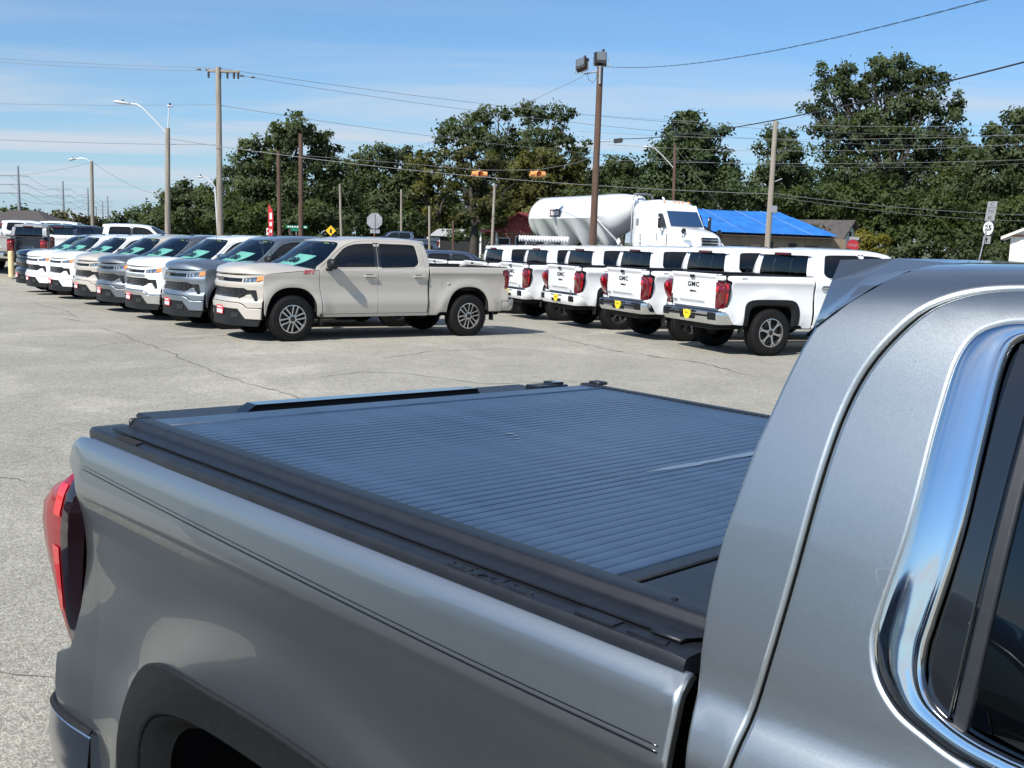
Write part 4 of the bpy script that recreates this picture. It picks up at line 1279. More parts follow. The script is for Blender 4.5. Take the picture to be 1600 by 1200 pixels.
M_asph = asphalt_material()
M_road = noisy(mat('road_asphalt', (.17, .168, .165), .9), .6, .18, bump=.002, bscale=40)
M_grass = noisy(mat('dry_grass_ground', (.085, .10, .04), .95), .35, .4, bump=.03, bscale=6)
M_crack = noisy(mat('crack_filler', (.155, .138, .112), .95), 7, .5)
M_crackpale = noisy(mat('crumbled_edge', (.46, .43, .385), .95), 5, .25)

def gz(x, y):
    """Height of the land: it falls away to the left and rises a little to the road."""
    t = min(1, max(0, (y - 40) / 6)); t = t * t * (3 - 2 * t)
    return -.03 * min(48, max(0, -x - 14)) - .016 * min(18, max(0, y - 21)) * (1 - t) + .55 * t

def land(name, xs, ys, dz, m, keep=lambda x, y: True):
    """A sheet of ground that follows the land."""
    V = [(x, y, gz(x, y) + dz) for y in ys for x in xs]; n = len(xs)
    Fc = [(j * n + i, j * n + i + 1, (j + 1) * n + i + 1, (j + 1) * n + i) for j in range(len(ys) - 1) for i in range(n - 1)
          if keep((xs[i] + xs[i + 1]) / 2, (ys[j] + ys[j + 1]) / 2)]
    me = bpy.data.meshes.new(name); me.from_pydata(V, [], Fc); me.materials.append(m); me.update()
    o = bpy.data.objects.new(name, me); COL.objects.link(o); o['kind'] = 'structure'
    return o

_xs = [-3000, -400, -120, -60, -40, -30, -24, -18, -14, -12, -6, 0, 6, 12, 20, 30, 60, 120, 400, 3000]
_ys = [-3000, -200, -60, -30, 0, 15, 21, 25, 30, 36, 38, 40, 41, 42, 43, 44, 45, 46, 48, 52, 60, 80, 120, 300, 3000]
land('ground', _xs, _ys, -.03, M_grass)
land('car_park', [-60, -40, -30, -24, -18, -14, -12, -6, 0, 6, 12, 20, 30, 60], [-40, -20, 0, 15, 21, 25, 30, 34, 36, 38, 40, 41, 42, 43, 44, 45, 46], 0, M_asph)
land('road', [-120, -60, -40, -30, -24, -18, -14, -12, -6, 0, 6, 12, 20, 30, 60, 120], [46.5, 50, 55, 60], -.015, M_road)

def crack(pts, w, m, seed, z):
    """A wandering crack line on the car park, from points of the photograph laid on the ground."""
    rng = random.Random(seed)
    P = [gnd(*p) for p in pts]
    for p in P: p.z = gz(p.x, p.y)
    Q = []
    for a, b in zip(P[:-1], P[1:]):
        n = max(2, int((b - a).length / .14))
        for k in range(n):
            Q.append(a.lerp(b, k / n))
    Q.append(P[-1])
    off = 0; mb_v = []; mb_f = []
    for i, p in enumerate(Q):
        d = (Q[min(i + 1, len(Q) - 1)] - Q[max(i - 1, 0)]).normalized(); n = Vector((-d.y, d.x, 0))
        off = off * .82 + rng.uniform(-.035, .035)
        ww = w * rng.uniform(.35, 1.25) * min(1, (len(Q) - i) / 6, (i + 1) / 4)
        c = p + n * off
        mb_v += [tuple(c + n * ww / 2 + Vector((0, 0, z))), tuple(c - n * ww / 2 + Vector((0, 0, z)))]
    for i in range(len(Q) - 1): mb_f.append((2 * i, 2 * i + 1, 2 * i + 3, 2 * i + 2))
    me = bpy.data.meshes.new('crack'); me.from_pydata(mb_v, [], mb_f); me.materials.append(m); me.update()
    o = bpy.data.objects.new('crack', me); COL.objects.link(o); o['kind'] = 'structure'
    return o

C1 = [(20, 455), (60, 470), (105, 484), (118, 492), (170, 515), (215, 533), (262, 551), (320, 576), (370, 592), (430, 611), (520, 641)]
crack(C1, .024, M_crack, 1, .004)
crack([(90, 494), (128, 503), (165, 500)], .03, M_crack, 2, .004)
crack([(216, 533), (190, 536), (120, 545)], .018, M_crack, 3, .004)
crack([(235, 533), (300, 528), (380, 522)], .02, M_crack, 4, .004)
crack([(-40, 745), (20, 750), (62, 757)], .02, M_crack, 5, .004)
crack([(-60, 1049), (30, 1052), (95, 1056)], .012, M_crack, 6, .004)
crack([(480, 592), (560, 580), (640, 584), (760, 600), (900, 596)], .022, M_crack, 7, .004)
crack([(700, 505), (780, 512), (860, 525), (960, 548), (1090, 566), (1180, 588), (1250, 594)], .05, M_crackpale, 8, .004)
crack([(702, 505.6), (782, 512.6), (862, 525.6), (962, 548.6), (1092, 566.6), (1182, 588.6)], .03, M_crack, 9, .008)
crack([(1090, 566), (1130, 560), (1200, 567), (1240, 575)], .03, M_crackpale, 10, .004)
crack([(600, 560), (680, 548), (800, 545), (930, 552)], .025, M_crack, 11, .0041)
# ---------------------------------------------------------------- poles, lamps, wires, signs
M_woodgrey = noisy(mat('weathered_pole_wood', (.27, .24, .20), .9), 2.2, .3, bump=.006, bscale=30, stretch=(6, 6, .5))
M_woodbrown = noisy(mat('creosoted_pole_wood', (.105, .062, .045), .9), 2.2, .35, bump=.006, bscale=30, stretch=(6, 6, .5))
M_alu = mat('lamp_aluminium', (.68, .69, .70), .4, .3)
M_wire = mat('black_cable', (.02, .02, .022), .6)
M_wiregrey = mat('bare_cable', (.20, .205, .21), .5, .3)
M_lampglass = mat('floodlight_glass', (.16, .18, .19), .12, .3, 1.0)
M_flood = mat('floodlight_housing', (.022, .02, .018), .5)
M_iron = mat('dark_hardware', (.06, .06, .065), .5, .5)
M_orange = mat('signal_orange', (.72, .33, .12), .5)
M_signback = noisy(mat('sign_back_aluminium', (.36, .37, .38), .5, .6), 3, .12)
M_signwhite = mat('sign_white', (.72, .72, .70), .5)
M_signgrey = mat('shaded_sign_white', (.27, .28, .29), .6)  # sign white out of direct sun, the shade mixed into its colour
M_signgreen = mat('sign_green', (.0, .16, .095), .5)
M_signyellow = mat('sign_yellow', (.85, .48, .02), .5)
M_signred = mat('sign_red', (.55, .02, .03), .5)
M_cream = noisy(mat('cream_bollard', (.72, .55, .30), .6), 5, .12)

def pole(name, label, top, base, d, r0, r1, m, group, cat='utility pole'):
    T = at(*top, d); B = at(*base, d)
    k = (T.z - gz(T.x, T.y) + .05) / (T.z - B.z)
    G = T + (B - T) * k; G.z = gz(G.x, G.y)
    root = empty(name, (G.x, G.y, gz(G.x, G.y))); tag(root, label, cat, group)
    t = MB(); t.tube([(0, 0, -.05)] + [tuple((T - G) * f) for f in (.25, .5, .75)] + [tuple(T - G)], [r0, r0 * .9 + r1 * .1, (r0 + r1) / 2, r0 * .2 + r1 * .8, r1], 12)
    t.build('post', m, root, 60)
    return root, Vector((G.x, G.y, gz(G.x, G.y))), T

GP = 'wooden poles along the road'
p1, p1b, p1t = pole('utility_pole', 'tall grey pole with insulators at its top, left of the round oak', (341, 105), (344, 362), 50, .155, .125, M_woodgrey, GP)
h = MB()
L_ = lambda q: tuple(Vector(q) - p1b)
zt = p1t.z
cx, cy = p1t.x - p1b.x, p1t.y - p1b.y
zt -= p1b.z
h.box((cx + .25, cy, zt - .18), (1.5, .10, .11), .01)
h.build('crossarm', M_woodgrey, p1, 30)
for dx in (-.42, .12, .45, .75, .95):
    q = MB(); q.lathe([(.0, 0), (.05, .0), (.06, -.05), (.045, -.10), (.06, -.15), (.045, -.20), (.05, -.28), (0, -.30)], 10, 'z', (cx + dx, cy - .1, zt - .22))
    q.build('insulator', M_iron, p1, 40)
for dx, z in ((-.9, -.12), (-.5, -.12), (1.1, -.35), (1.6, -.40)):
    q = MB(); q.lathe([(0, -.09), (.04, -.09), (.045, 0), (.04, .09), (0, .09)], 8, 'x', (cx + dx, cy, zt + z)); q.build('insulator', M_iron, p1, 40)

p2, p2b, p2t = pole('street_light', 'grey pole with long slanting lamp arm and flat lamp head', (262, 200), (262, 362), 50, .14, .11, M_woodgrey, 'street lights', 'street light')
def arm(root, b, pts, d, r, m=M_alu, name='lamp_arm'):
    a = MB(); a.tube([tuple(at(x, y, d) - b) for x, y in pts], r, 8); return a.build(name, m, root, 60)
arm(p2, p2b, [(259, 207), (240, 186), (222, 168), (214, 163), (205, 162)], 50, .035)
def cobra(root, b, p, q, d, w=.16):
    P, Q = at(*p, d) - b, at(*q, d) - b
    v = (Q - P); l = v.length
    c = MB()
    c.lathe([(.0, 0), (.05, .01), (.10, l * .15), (w, l * .45), (w * .9, l * .8), (.05, l * .97), (0, l)], 14, 'x')
    M3 = frame((0, 0, 0), v, (0, 1, 0)).to_3x3()
    c.v = [tuple(M3 @ Vector((x, y, z * .45)) + P) for x, y, z in c.v]
    o = c.build('lamp_head', M_alu, root, 60)
    e = MB(); mid = P.lerp(Q, .45); e.lathe([(.05, 0), (.05, .08), (0, .09)], 8, 'z', (mid.x, mid.y, mid.z + .05)); e.build('photocell', M_iron, root, 40)
    return o
cobra(p2, p2b, (205, 162.5), (176, 158), 50)
arm(p2, p2b, [(262.5, 201), (264, 166)], 50, .03, M_alu, 'lamp_stem')
cobra(p2, p2b, (261, 165), (271, 166.5), 50, .08)

p3, p3b, p3t = pole('street_light', 'thin pole with curved arm and drooping lamp, left of the others', (143, 252), (145, 362), 72, .13, .11, M_woodgrey, 'street lights', 'street light')
arm(p3, p3b, [(143, 254), (136, 249), (128, 247), (118, 248)], 72, .03)
cobra(p3, p3b, (119, 247.5), (107, 250), 72, .17)
p3w, b_, t_ = pole('street_light', 'white bent arm lamp half hidden behind the tall grey pole', (336, 292), (340, 362), 62, .05, .05, M_alu, 'street lights', 'street light')
arm(p3w, b_, [(336, 292), (326, 281), (317, 275)], 62, .035)
cobra(p3w, b_, (318, 275.5), (308, 277), 62, .11)

p4, p4b, p4t = pole('floodlight_pole', 'brown wooden pole carrying two square floodlights', (938, 104), (926, 385), 41, .145, .115, M_woodbrown, GP, 'floodlight pole')
def flood(root, b, px, py, d, yaw, pitch, roll=0):
    c = at(px, py, d) - b
    Mx = Matrix.Rotation(yaw, 4, 'Z') @ Matrix.Rotation(pitch, 4, 'X') @ Matrix.Rotation(roll, 4, 'Y')
    f = MB(); 
    pr = [(-.24, -.26), (.24, -.26), (.25, .26), (-.25, .26)]
    f.prism(rnd(pr, .03), .22, Mx @ frame((0, -.11, 0), (1, 0, 0), (0, 0, 1)) @ Matrix.Translation((0, 0, -.22)), taper=.80)
    f.v = [tuple(Vector(p) + c) for p in f.v]
    o = f.build('floodlight', M_flood, root, 30)
    g = MB(); g.prism(rnd([(-.165, -.13), (.165, -.13), (.17, .19), (-.17, .19)], .02), .012, Mx @ frame((0, -.112, .02), (1, 0, 0), (0, 0, 1)))
    g.v = [tuple(Vector(p) + c) for p in g.v]
    g.build('floodlight_glass', M_lampglass, o, 30)
    y = MB()
    for s in (-1, 1): y.tube([tuple(Mx @ Vector((s * .29, 0, .02)) + c), tuple(Mx @ Vector((s * .29, 0, -.30)) + c), tuple(Mx @ Vector((0, 0, -.34)) + c)], .018, 6)
    y.build('yoke', M_steel, o, 60)
    k = MB(); tp = Mx @ Vector((.10, .05, .27)) + c; k.lathe([(.05, 0), (.05, .10), (0, .11)], 8, 'z', tuple(tp)); k.build('photocell', M_iron, o, 40)
flood(p4, p4b, 939, 91, 41, R_(6), R_(-12), 0)
flood(p4, p4b, 909, 101, 41, R_(-38), R_(-20), R_(-14))
arm(p4, p4b, [(911, 116), (922, 114), (935, 111)], 41, .028, M_steel, 'bracket_arm')
arm(p4, p4b, [(918, 116), (920, 125), (926, 129), (931, 124), (933, 112)], 41, .009, M_wire, 'loose_cable')
q = MB(); q.tube([tuple(at(937.5, 104, 41) - p4b + Vector((0, -.14, 0))), tuple(at(936.5, 132, 41) - p4b + Vector((0, -.14, 0)))], .05, 8); q.build('conduit', M_steel, p4, 60)

p5, p5b, p5t = pole('street_light', 'brown pole with white slanting lamp arm behind the truck cab', (1055, 226), (1052, 330), 76, .13, .11, M_woodbrown, 'street lights', 'street light')
arm(p5, p5b, [(1053, 263), (1035, 243), (1022, 231), (1017, 230)], 76, .04)
cobra(p5, p5b, (1018, 230.5), (1004, 229), 76, .15)
p6, p6b, p6t = pole('utility_pole', 'grey pole standing in front of the blue covered roof', (1212, 189), (1199, 386), 47, .135, .105, M_woodgrey, GP)
q = MB(); q.box((.15, -.12, 3.05), (.30, .15, .34), .03); q.build('meter_box', M_steel, p6, 30)
arm(p6, p6b, [(1210, 284), (1218, 281), (1222, 279)], 47, .02, M_steel, 'bracket_arm')
pole('utility_pole', 'slim brown pole left of the taller brown one, before the oak', (435, 236), (437, 365), 60, .13, .11, M_woodbrown, GP)
pole('utility_pole', 'taller brown pole before the oak, wires crossing at its middle', (470, 209), (470, 365), 55, .13, .11, M_woodbrown, GP)
pole('utility_pole', 'thin pale pole behind the yellow diamond sign', (531, 288), (533, 362), 72, .09, .08, M_woodgrey, GP)
pole('utility_pole', 'thin grey pole among the sparse trunks right of the octagon', (627, 296), (627, 372), 84, .09, .08, M_woodgrey, GP)
pole('utility_pole', 'short pale pole under the olive pine', (671, 322), (671, 380), 66, .08, .07, M_woodgrey, GP)
pole('utility_pole', 'pale pole left of the red gabled house', (773, 288), (769, 379), 60, .085, .075, M_woodgrey, GP)
pole('utility_pole', 'short dark pole behind the olive pine trunk', (708, 345), (708, 378), 70, .07, .07, M_woodbrown, GP)
# guy wires and marker
def wire_obj(name, label, pts, r, m, group=None, cat='overhead wire'):
    w = MB(); w.tube(pts, r, 5, cap=False); o = w.build(name, m, None, 80)
    tag(o, label, cat, group); return o
def span(a, b, da, db, sag, n=40):
    A, B = at(*a, da), at(*b, db)
    return [A.lerp(B, k / n) - Vector((0, 0, sag * 4 * (k / n) * (1 - k / n))) for k in range(n + 1)]
GW = 'overhead wires'
W = [
    ('topmost wire from the left edge to the tall grey pole', (-120, 83), (341, 106), 52, 50, .10, .016),
    ('second wire from the left edge to the tall grey pole', (-120, 88), (338, 111), 52, 50, .12, .016),
    ('topmost wire from the tall grey pole towards the right', (345, 107), (1720, 208), 50, 74, 1.15, .017),
    ('second wire from the tall grey pole towards the right', (345, 113), (1720, 222), 50, 74, 1.35, .017),
    ('middle height wire from the left edge to the tall grey pole', (-120, 158), (341, 163), 52, 50, .1, .016),
    ('middle height wire leaving the tall grey pole to the right', (341, 164), (1720, 246), 50, 76, 1.6, .016),
    ('low wire from the left edge past the lamp pole', (-120, 212), (345, 226), 52, 50, .1, .02),
    ('low bundled wire from the lamp pole across to the grey pole', (266, 217), (1205, 303), 50, 47, .42, .022),
    ('low bundled wire from the grey pole to the right edge', (1206, 302), (1720, 338), 47, 52, .25, .022),
    ('lower thin wire from the grey pole to the right edge', (1206, 306), (1720, 346), 47, 52, .35, .016),
    ('highest of the four level wires before the pecan', (900, 178), (1720, 192), 72, 60, .45, .016),
    ('second of the four level wires before the pecan', (905, 205), (1720, 204), 72, 60, .5, .016),
    ('third of the four level wires before the pecan', (950, 226), (1720, 216), 72, 60, .55, .016),
    ('lowest of the four level wires before the pecan', (950, 250), (1720, 245), 72, 60, .3, .016),
    ('thin wire running off from the left lamp pole', (147, 255), (250, 305), 72, 90, .3, .014),
    ('thin wire from the left edge to the curved lamp pole', (-80, 270), (142, 254), 80, 72, .5, .014),
    ('wire dropping from the floodlight bracket down to the far trees', (912, 119), (600, 242), 41, 86, .35, .012),
    ('guy wire slanting down behind the truck cab', (1057, 232), (1130, 330), 76, 70, 0, .012),
    ('guy wire slanting right from the thin pale pole', (533, 292), (552, 335), 72, 72, 0, .012),
]
for lb, a, b, da, db, sg, r in W:
    wire_obj('overhead_wire', lb, span(a, b, da, db, sg), r * .62, M_wiregrey, GW)
# twisted service line high above, towards the viewer
A = span((945, 104), (1760, -62), 41, 13, .42, 140)
tw1 = []; tw2 = []
for i, p in enumerate(A):
    a = i * .9; tw1.append(p + Vector((0, 0.009 * math.sin(a), 0.009 * math.cos(a)))); tw2.append(p - Vector((0, 0.009 * math.sin(a), 0.009 * math.cos(a))))
w = MB(); w.tube(tw1, .005, 5, cap=False); w.tube(tw2, .005, 5, cap=False)
tag(w.build('service_line', M_wire, None, 80), 'twisted thin line swooping up from the floodlight pole to the top right', 'overhead wire', GW)
hv = span((972, 217), (1760, 55), 41, 13.5, .30, 80)
wire_obj('thick_cable', 'thick black cable rising from its dead end clamp to the right edge', hv, .014, M_wire, GW)
dg = empty('cable_clamp', at(958, 219.5, 41)); tag(dg, 'dark block and links holding the thick cable beside the floodlight pole', 'cable clamp')
q = MB(); q.box((.19, 0, -.0), (.34, .14, .17), .03, 0, Matrix.Rotation(R_(-8), 3, 'Y')); q.build('splice_box', M_iron, dg, 30)
q = MB(); q.tube([tuple(at(936, 222, 41) - at(958, 219.5, 41)), (.02, 0, -.01)], .012, 6); q.tube([(.36, 0, .02), tuple(at(974, 216, 41) - at(958, 219.5, 41))], .012, 6)
for k in range(5): q.lathe([(.03, -.02), (.035, 0), (.03, .02)], 8, 'x', (-.45 + .1 * k, 0, -.035 + .005 * k))
q.build('links', M_steel, dg, 40)['kind'] = 'stuff'
# long distance pylons at far left
for i, (px, py, d, lb) in enumerate([(28, 259, 150, 'leftmost and tallest far pylon'), (98, 283, 185, 'second far pylon from the left'), (137, 294, 215, 'third far pylon, close left of the lamp pole'), (160, 315, 290, 'faint far pylon just right of the lamp pole'), (168, 306, 270, 'fifth far pylon, rightmost of the tall row'), (150, 322, 320, 'faintest pylon behind the lamp pole')]):
    P = at(px, py, d); r = empty('pylon', (P.x, P.y, 0)); tag(r, lb + ', thin steel mast with level arms', 'pylon', 'far pylons at left')
    q = MB(); q.tube([(0, 0, 0), (0, 0, P.z)], [.30, .14], 8); q.build('mast', M_steel, r, 60)
    for f in (.62, .74, .86):
        q = MB(); q.box((0, 0, P.z * f), (2.6, .12, .12)); q.build('arm', M_steel, r, 0)
for k, z in enumerate((.62, .74, .86)):
    for sgn in (-1, 1):
        P = [at(28, 259, 150), at(98, 283, 185), at(137, 294, 215), at(168, 306, 270)]
        pts = []
        for a, b in zip(P[:-1], P[1:]):
            A_, B_ = Vector((a.x + sgn * 1.3, a.y, a.z * z)), Vector((b.x + sgn * 1.3, b.y, b.z * z))
            for t in range(9): pts.append(A_.lerp(B_, t / 8) - Vector((0, 0, .9 * 4 * (t / 8) * (1 - t / 8))))
        P0 = Vector((-75, 120, pts[0].z + 1.0)); pts = [P0.lerp(pts[0], t / 6) - Vector((0, 0, .8 * 4 * (t / 6) * (1 - t / 6))) for t in range(6)] + pts
        wire_obj('pylon_wire', 'faint wire of the pylon row, ' + ('%s arms, %s side' % (('lowest', 'middle', 'highest')[k], ('near', 'far')[sgn > 0])), pts, .018, M_wiregrey, 'wires of the far pylons')
# ---- span wire with two signals
sw = span((560, 240), (936, 243), 58, 41, .5)
w = MB(); A = [at(470, 243, 55), at(640, 256, 57), at(748, 265.5, 58), at(795, 266, 58), at(840, 265.5, 58), at(900, 255, 52), at(933, 243, 41.2)]
w.tube([tuple(p) for p in A], .014, 5, cap=False); tag(w.build('span_wire', M_wiregrey, None, 80), 'slack wire from which the two orange signals hang', 'overhead wire', GW)
for px, py, lb in ((749, 272, 'left one of two orange flashing signals hung over the road'), (840, 272, 'right one of two orange flashing signals hung over the road')):
    c = at(px, py, 58); r = empty('traffic_signal', c); tag(r, lb, 'traffic signal', 'orange flashing signals')
    q = MB(); q.box((0, 0, 0), (.34, .34, .34), .04); q.build('housing', M_orange, r, 30)
    for k in range(4):
        a = R_(12 + 90 * k); Mx = Matrix.Rotation(a, 4, 'Z')
        v = MB()
        v.lathe([(.145, .15), (.15, .17), (.145, .42)], 14, 'x')
        v.v = [tuple(Mx @ Vector(p)) for p in v.v if True]
        o = v.build('visor', M_orange, r, 60)
        l = MB(); l.lathe([(0, .185), (.10, .18), (.135, .165)], 14, 'x'); l.v = [tuple(Mx @ Vector(p)) for p in l.v]; l.build('lens', M_red, o, 60)
    q = MB(); q.tube([(0, 0, .16), (0, 0, .30)], .02, 6); q.build('hanger', M_steel, r, 60)
# ---- signs
def sign_post(name, label, px, py, d, r=.03, m=M_steel, cat='road sign', lean=0.):
    T = at(px, py, d); root = empty(name, (T.x - lean * T.z, T.y, 0)); tag(root, label, cat)
    q = MB(); q.tube([(0, 0, 0), (lean * T.z, 0, T.z)], r, 6); q.build('sign_post', m, root, 60)
    return root, Vector((T.x - lean * T.z, T.y, 0))
def plate(root, b, name, poly, px, py, d, m, t=.012, face=(1, 0, 0)):
    fx = Vector(face)
    c = at(px, py, d) - b + (Vector((0, -.05, 0)) if abs(fx.y) < .5 else Vector((-.06, -.03, 0)))
    q = MB(); q.prism(poly, t, frame(tuple(c), fx, (0, 0, 1))); return q.build(name, m, root, 20), frame(tuple(c), fx, (0, 0, 1)) @ Matrix.Translation((0, 0, t + .002))
octo = lambda R0: [(R0 * math.cos(R_(22.5 + 45 * k)), R0 * math.sin(R_(22.5 + 45 * k))) for k in range(8)]
rs, b = sign_post('stop_sign', 'grey back of an octagonal stop sign with a small plate below', 585.5, 335, 53, .035, noisy(mat('rusty_post', (.22, .09, .05), .9), 8, .3))
plate(rs, b, 'sign_plate', octo(.41), 585.5, 345, 53, M_signback)
plate(rs, b, 'lower_plate', [(-.24, -.09), (.24, -.09), (.24, .09), (-.24, .09)], 586, 361.5, 53, M_signback)
q = MB(); q.box(tuple(at(585.5, 350, 53) - b + Vector((0, -.09, 0))), (.05, .03, 1.0), .005); q.build('sign_brace', M_steel, rs, 20)
rs, b = sign_post('warning_sign', 'yellow diamond warning sign between the bushes', 517, 352, 74)
plate(rs, b, 'sign_plate', [(0, -.36), (.36, 0), (0, .36), (-.36, 0)], 517, 360.5, 74, M_signyellow)
o, F_ = plate(rs, b, 'sign_symbol', [(-.06, -.15), (.06, -.15), (.07, .05), (.0, .17), (-.07, .05)], 517, 360.5, 73.97, M_letter)
rs, b = sign_post('street_name_sign', 'green street name blades on a thin post before the oak', 463, 353, 58)
o, F_ = plate(rs, b, 'name_blade', [(-.60, -.08), (.60, -.08), (.60, .08), (-.60, .08)], 464, 354.5, 58, M_signgreen)
text('blade_lettering', 'RIVER RD', .13, F_, M_signwhite, o, .001) if False else None
q = MB()
for i, (a, b2) in enumerate(((-.5, .09), (-.36, .06), (-.26, .08), (-.12, .06), (.0, .10), (.16, .06), (.28, .05), (.42, .10))): q.box((a + b2 / 2, 0, .002), (b2, .075, .002))
lt = q.build('blade_lettering', M_signwhite, o, 0); lt.matrix_local = F_
o, F_ = plate(rs, b, 'cross_blade', [(-.26, -.08), (.26, -.08), (.26, .08), (-.26, .08)], 463, 358.8, 58, M_signgreen)
fb, b = sign_post('feather_banner', 'tall narrow red and white advertising flag behind the parked row', 422, 322, 40, .015, M_alu, 'banner')
q = MB(); q.prism(spl([(-.03, -1.05), (.07, -.98), (.12, -.2), (.13, .1), (.09, .42), (.0, .55), (-.06, .52)], 4, True), .015, frame(tuple(at(422, 346, 40) - b + Vector((0, -.03, 0))), (1, 0, 0), (0, 0, 1))); q.build('flag', M_signred, fb, 20)
for k, (z, hh) in enumerate(((.25, .30), (-.12, .18), (-.45, .16))):
    q = MB(); q.box(tuple(at(422, 346, 40) - b + Vector((.035, -.05, z * .8))), (.09, .004, hh * .8)); q.build('flag_print', M_signwhite, fb, 0)
q = MB(); q.box(tuple(at(420.5, 362, 40) - b), (.20, .02, .26), .004); q.build('flag_placard', M_signwhite, fb, 20)
q = MB(); q.box(tuple(at(420.5, 361, 40) - b + Vector((0, -.012, 0))), (.15, .004, .10)); q.build('flag_print', M_signred, fb, 0)
# route marker assembly, leaning
rs, b = sign_post('route_sign', 'leaning post with stacked white route plates and a circled 25', 1552, 318, 45, .03, M_steel, 'road sign', .16)
fc = (.36, -.93, 0)
def rp(px, py, w, h_, m=M_signgrey, name='sign_plate'):
    py -= .35; px += .0
    return plate(rs, b, name, [(-w / 2 - .0 + .1 * -h_ / 2, -h_ / 2), (w / 2 - .1 * h_ / 2, -h_ / 2), (w / 2 + .1 * h_ / 2, h_ / 2), (-w / 2 + .1 * h_ / 2, h_ / 2)], px, py, 45, m, .01, fc)
for px, py, h_, tx, sz in ((1552.5, 320, .26, 'C', .2), (1550.5, 331, .28, 'TO', .17), (1548.5, 341, .26, 'III', .2)):
    o, F_ = rp(px, py, .52, h_); text('sign_lettering', tx, sz, F_, M_letter, o, .001, sx=1.4)
o, F_ = rp(1546.3, 357, .58, .62, M_gloss)
q = MB(); q.prism([(.28 * math.cos(R_(k * 15)), .29 * math.sin(R_(k * 15))) for k in range(24)], .003, F_); dsk = q.build('sign_disc', M_signwhite, o, 20)
text('sign_lettering', '25', .30, F_ @ Matrix.Translation((0, 0, .005)), M_letter, o, .001, sx=1.25, bold=.012)
o, F_ = rp(1543.5, 375.5, .42, .32)
q = MB(); q.prism([(-.03, -.11), (.03, -.11), (.03, .02), (.09, .02), (0, .12), (-.09, .02), (-.03, .02)], .003, F_); q.build('sign_arrow', M_letter, o, 20)
rs, b = sign_post('stop_sign', 'red stop sign with a white plate above, right of the blue roof', 1333, 370, 56, .03)
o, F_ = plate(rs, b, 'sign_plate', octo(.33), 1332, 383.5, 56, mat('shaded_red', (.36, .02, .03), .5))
text('sign_lettering', 'STOP', .19, F_, M_signgrey, o, .001)
plate(rs, b, 'upper_plate', [(-.26, -.08), (.26, -.08), (.26, .08), (-.26, .08)], 1334, 372.5, 56, M_signgrey)
# bollard
B = gnd(18, 432, -.16); bo = empty('bollard', B); tag(bo, 'cream painted round bollard at the left end of the parked row', 'bollard')
q = MB(); hb = at(20, 386, B.y).z; q.lathe([(.11, 0), (.11, hb - .05), (.10, hb - .015), (.06, hb), (0, hb + .004)], 20); q.build('bollard_body', M_cream, bo, 40)
# ---------------------------------------------------------------- houses, shed, tank truck
M_tarp = mat('blue_tarpaulin', (.025, .175, .56), .45)
noisy(M_tarp, 1.4, .22, 6, bump=.03, bscale=2.2)
M_tan = noisy(mat('tan_siding', (.30, .23, .16), .85), 1.5, .2)
M_dark = mat('dark_opening', (.02, .02, .022), .5)
M_shing = noisy(mat('dark_shingle', (.075, .065, .062), .9), 5, .3, bump=.01, bscale=20)
M_redroof = noisy(mat('red_metal_siding', (.30, .055, .055), .7), 2, .25)
M_brick = noisy(mat('red_brick_wall', (.26, .12, .08), .9), 4, .25)
M_whitesid = noisy(mat('white_siding', (.70, .71, .70), .6), 1.2, .1)
M_peach = noisy(mat('peach_wall', (.50, .33, .24), .85), 1.5, .12)
M_rust = noisy(mat('rusty_roof_edge', (.28, .13, .07), .9), 4, .35)

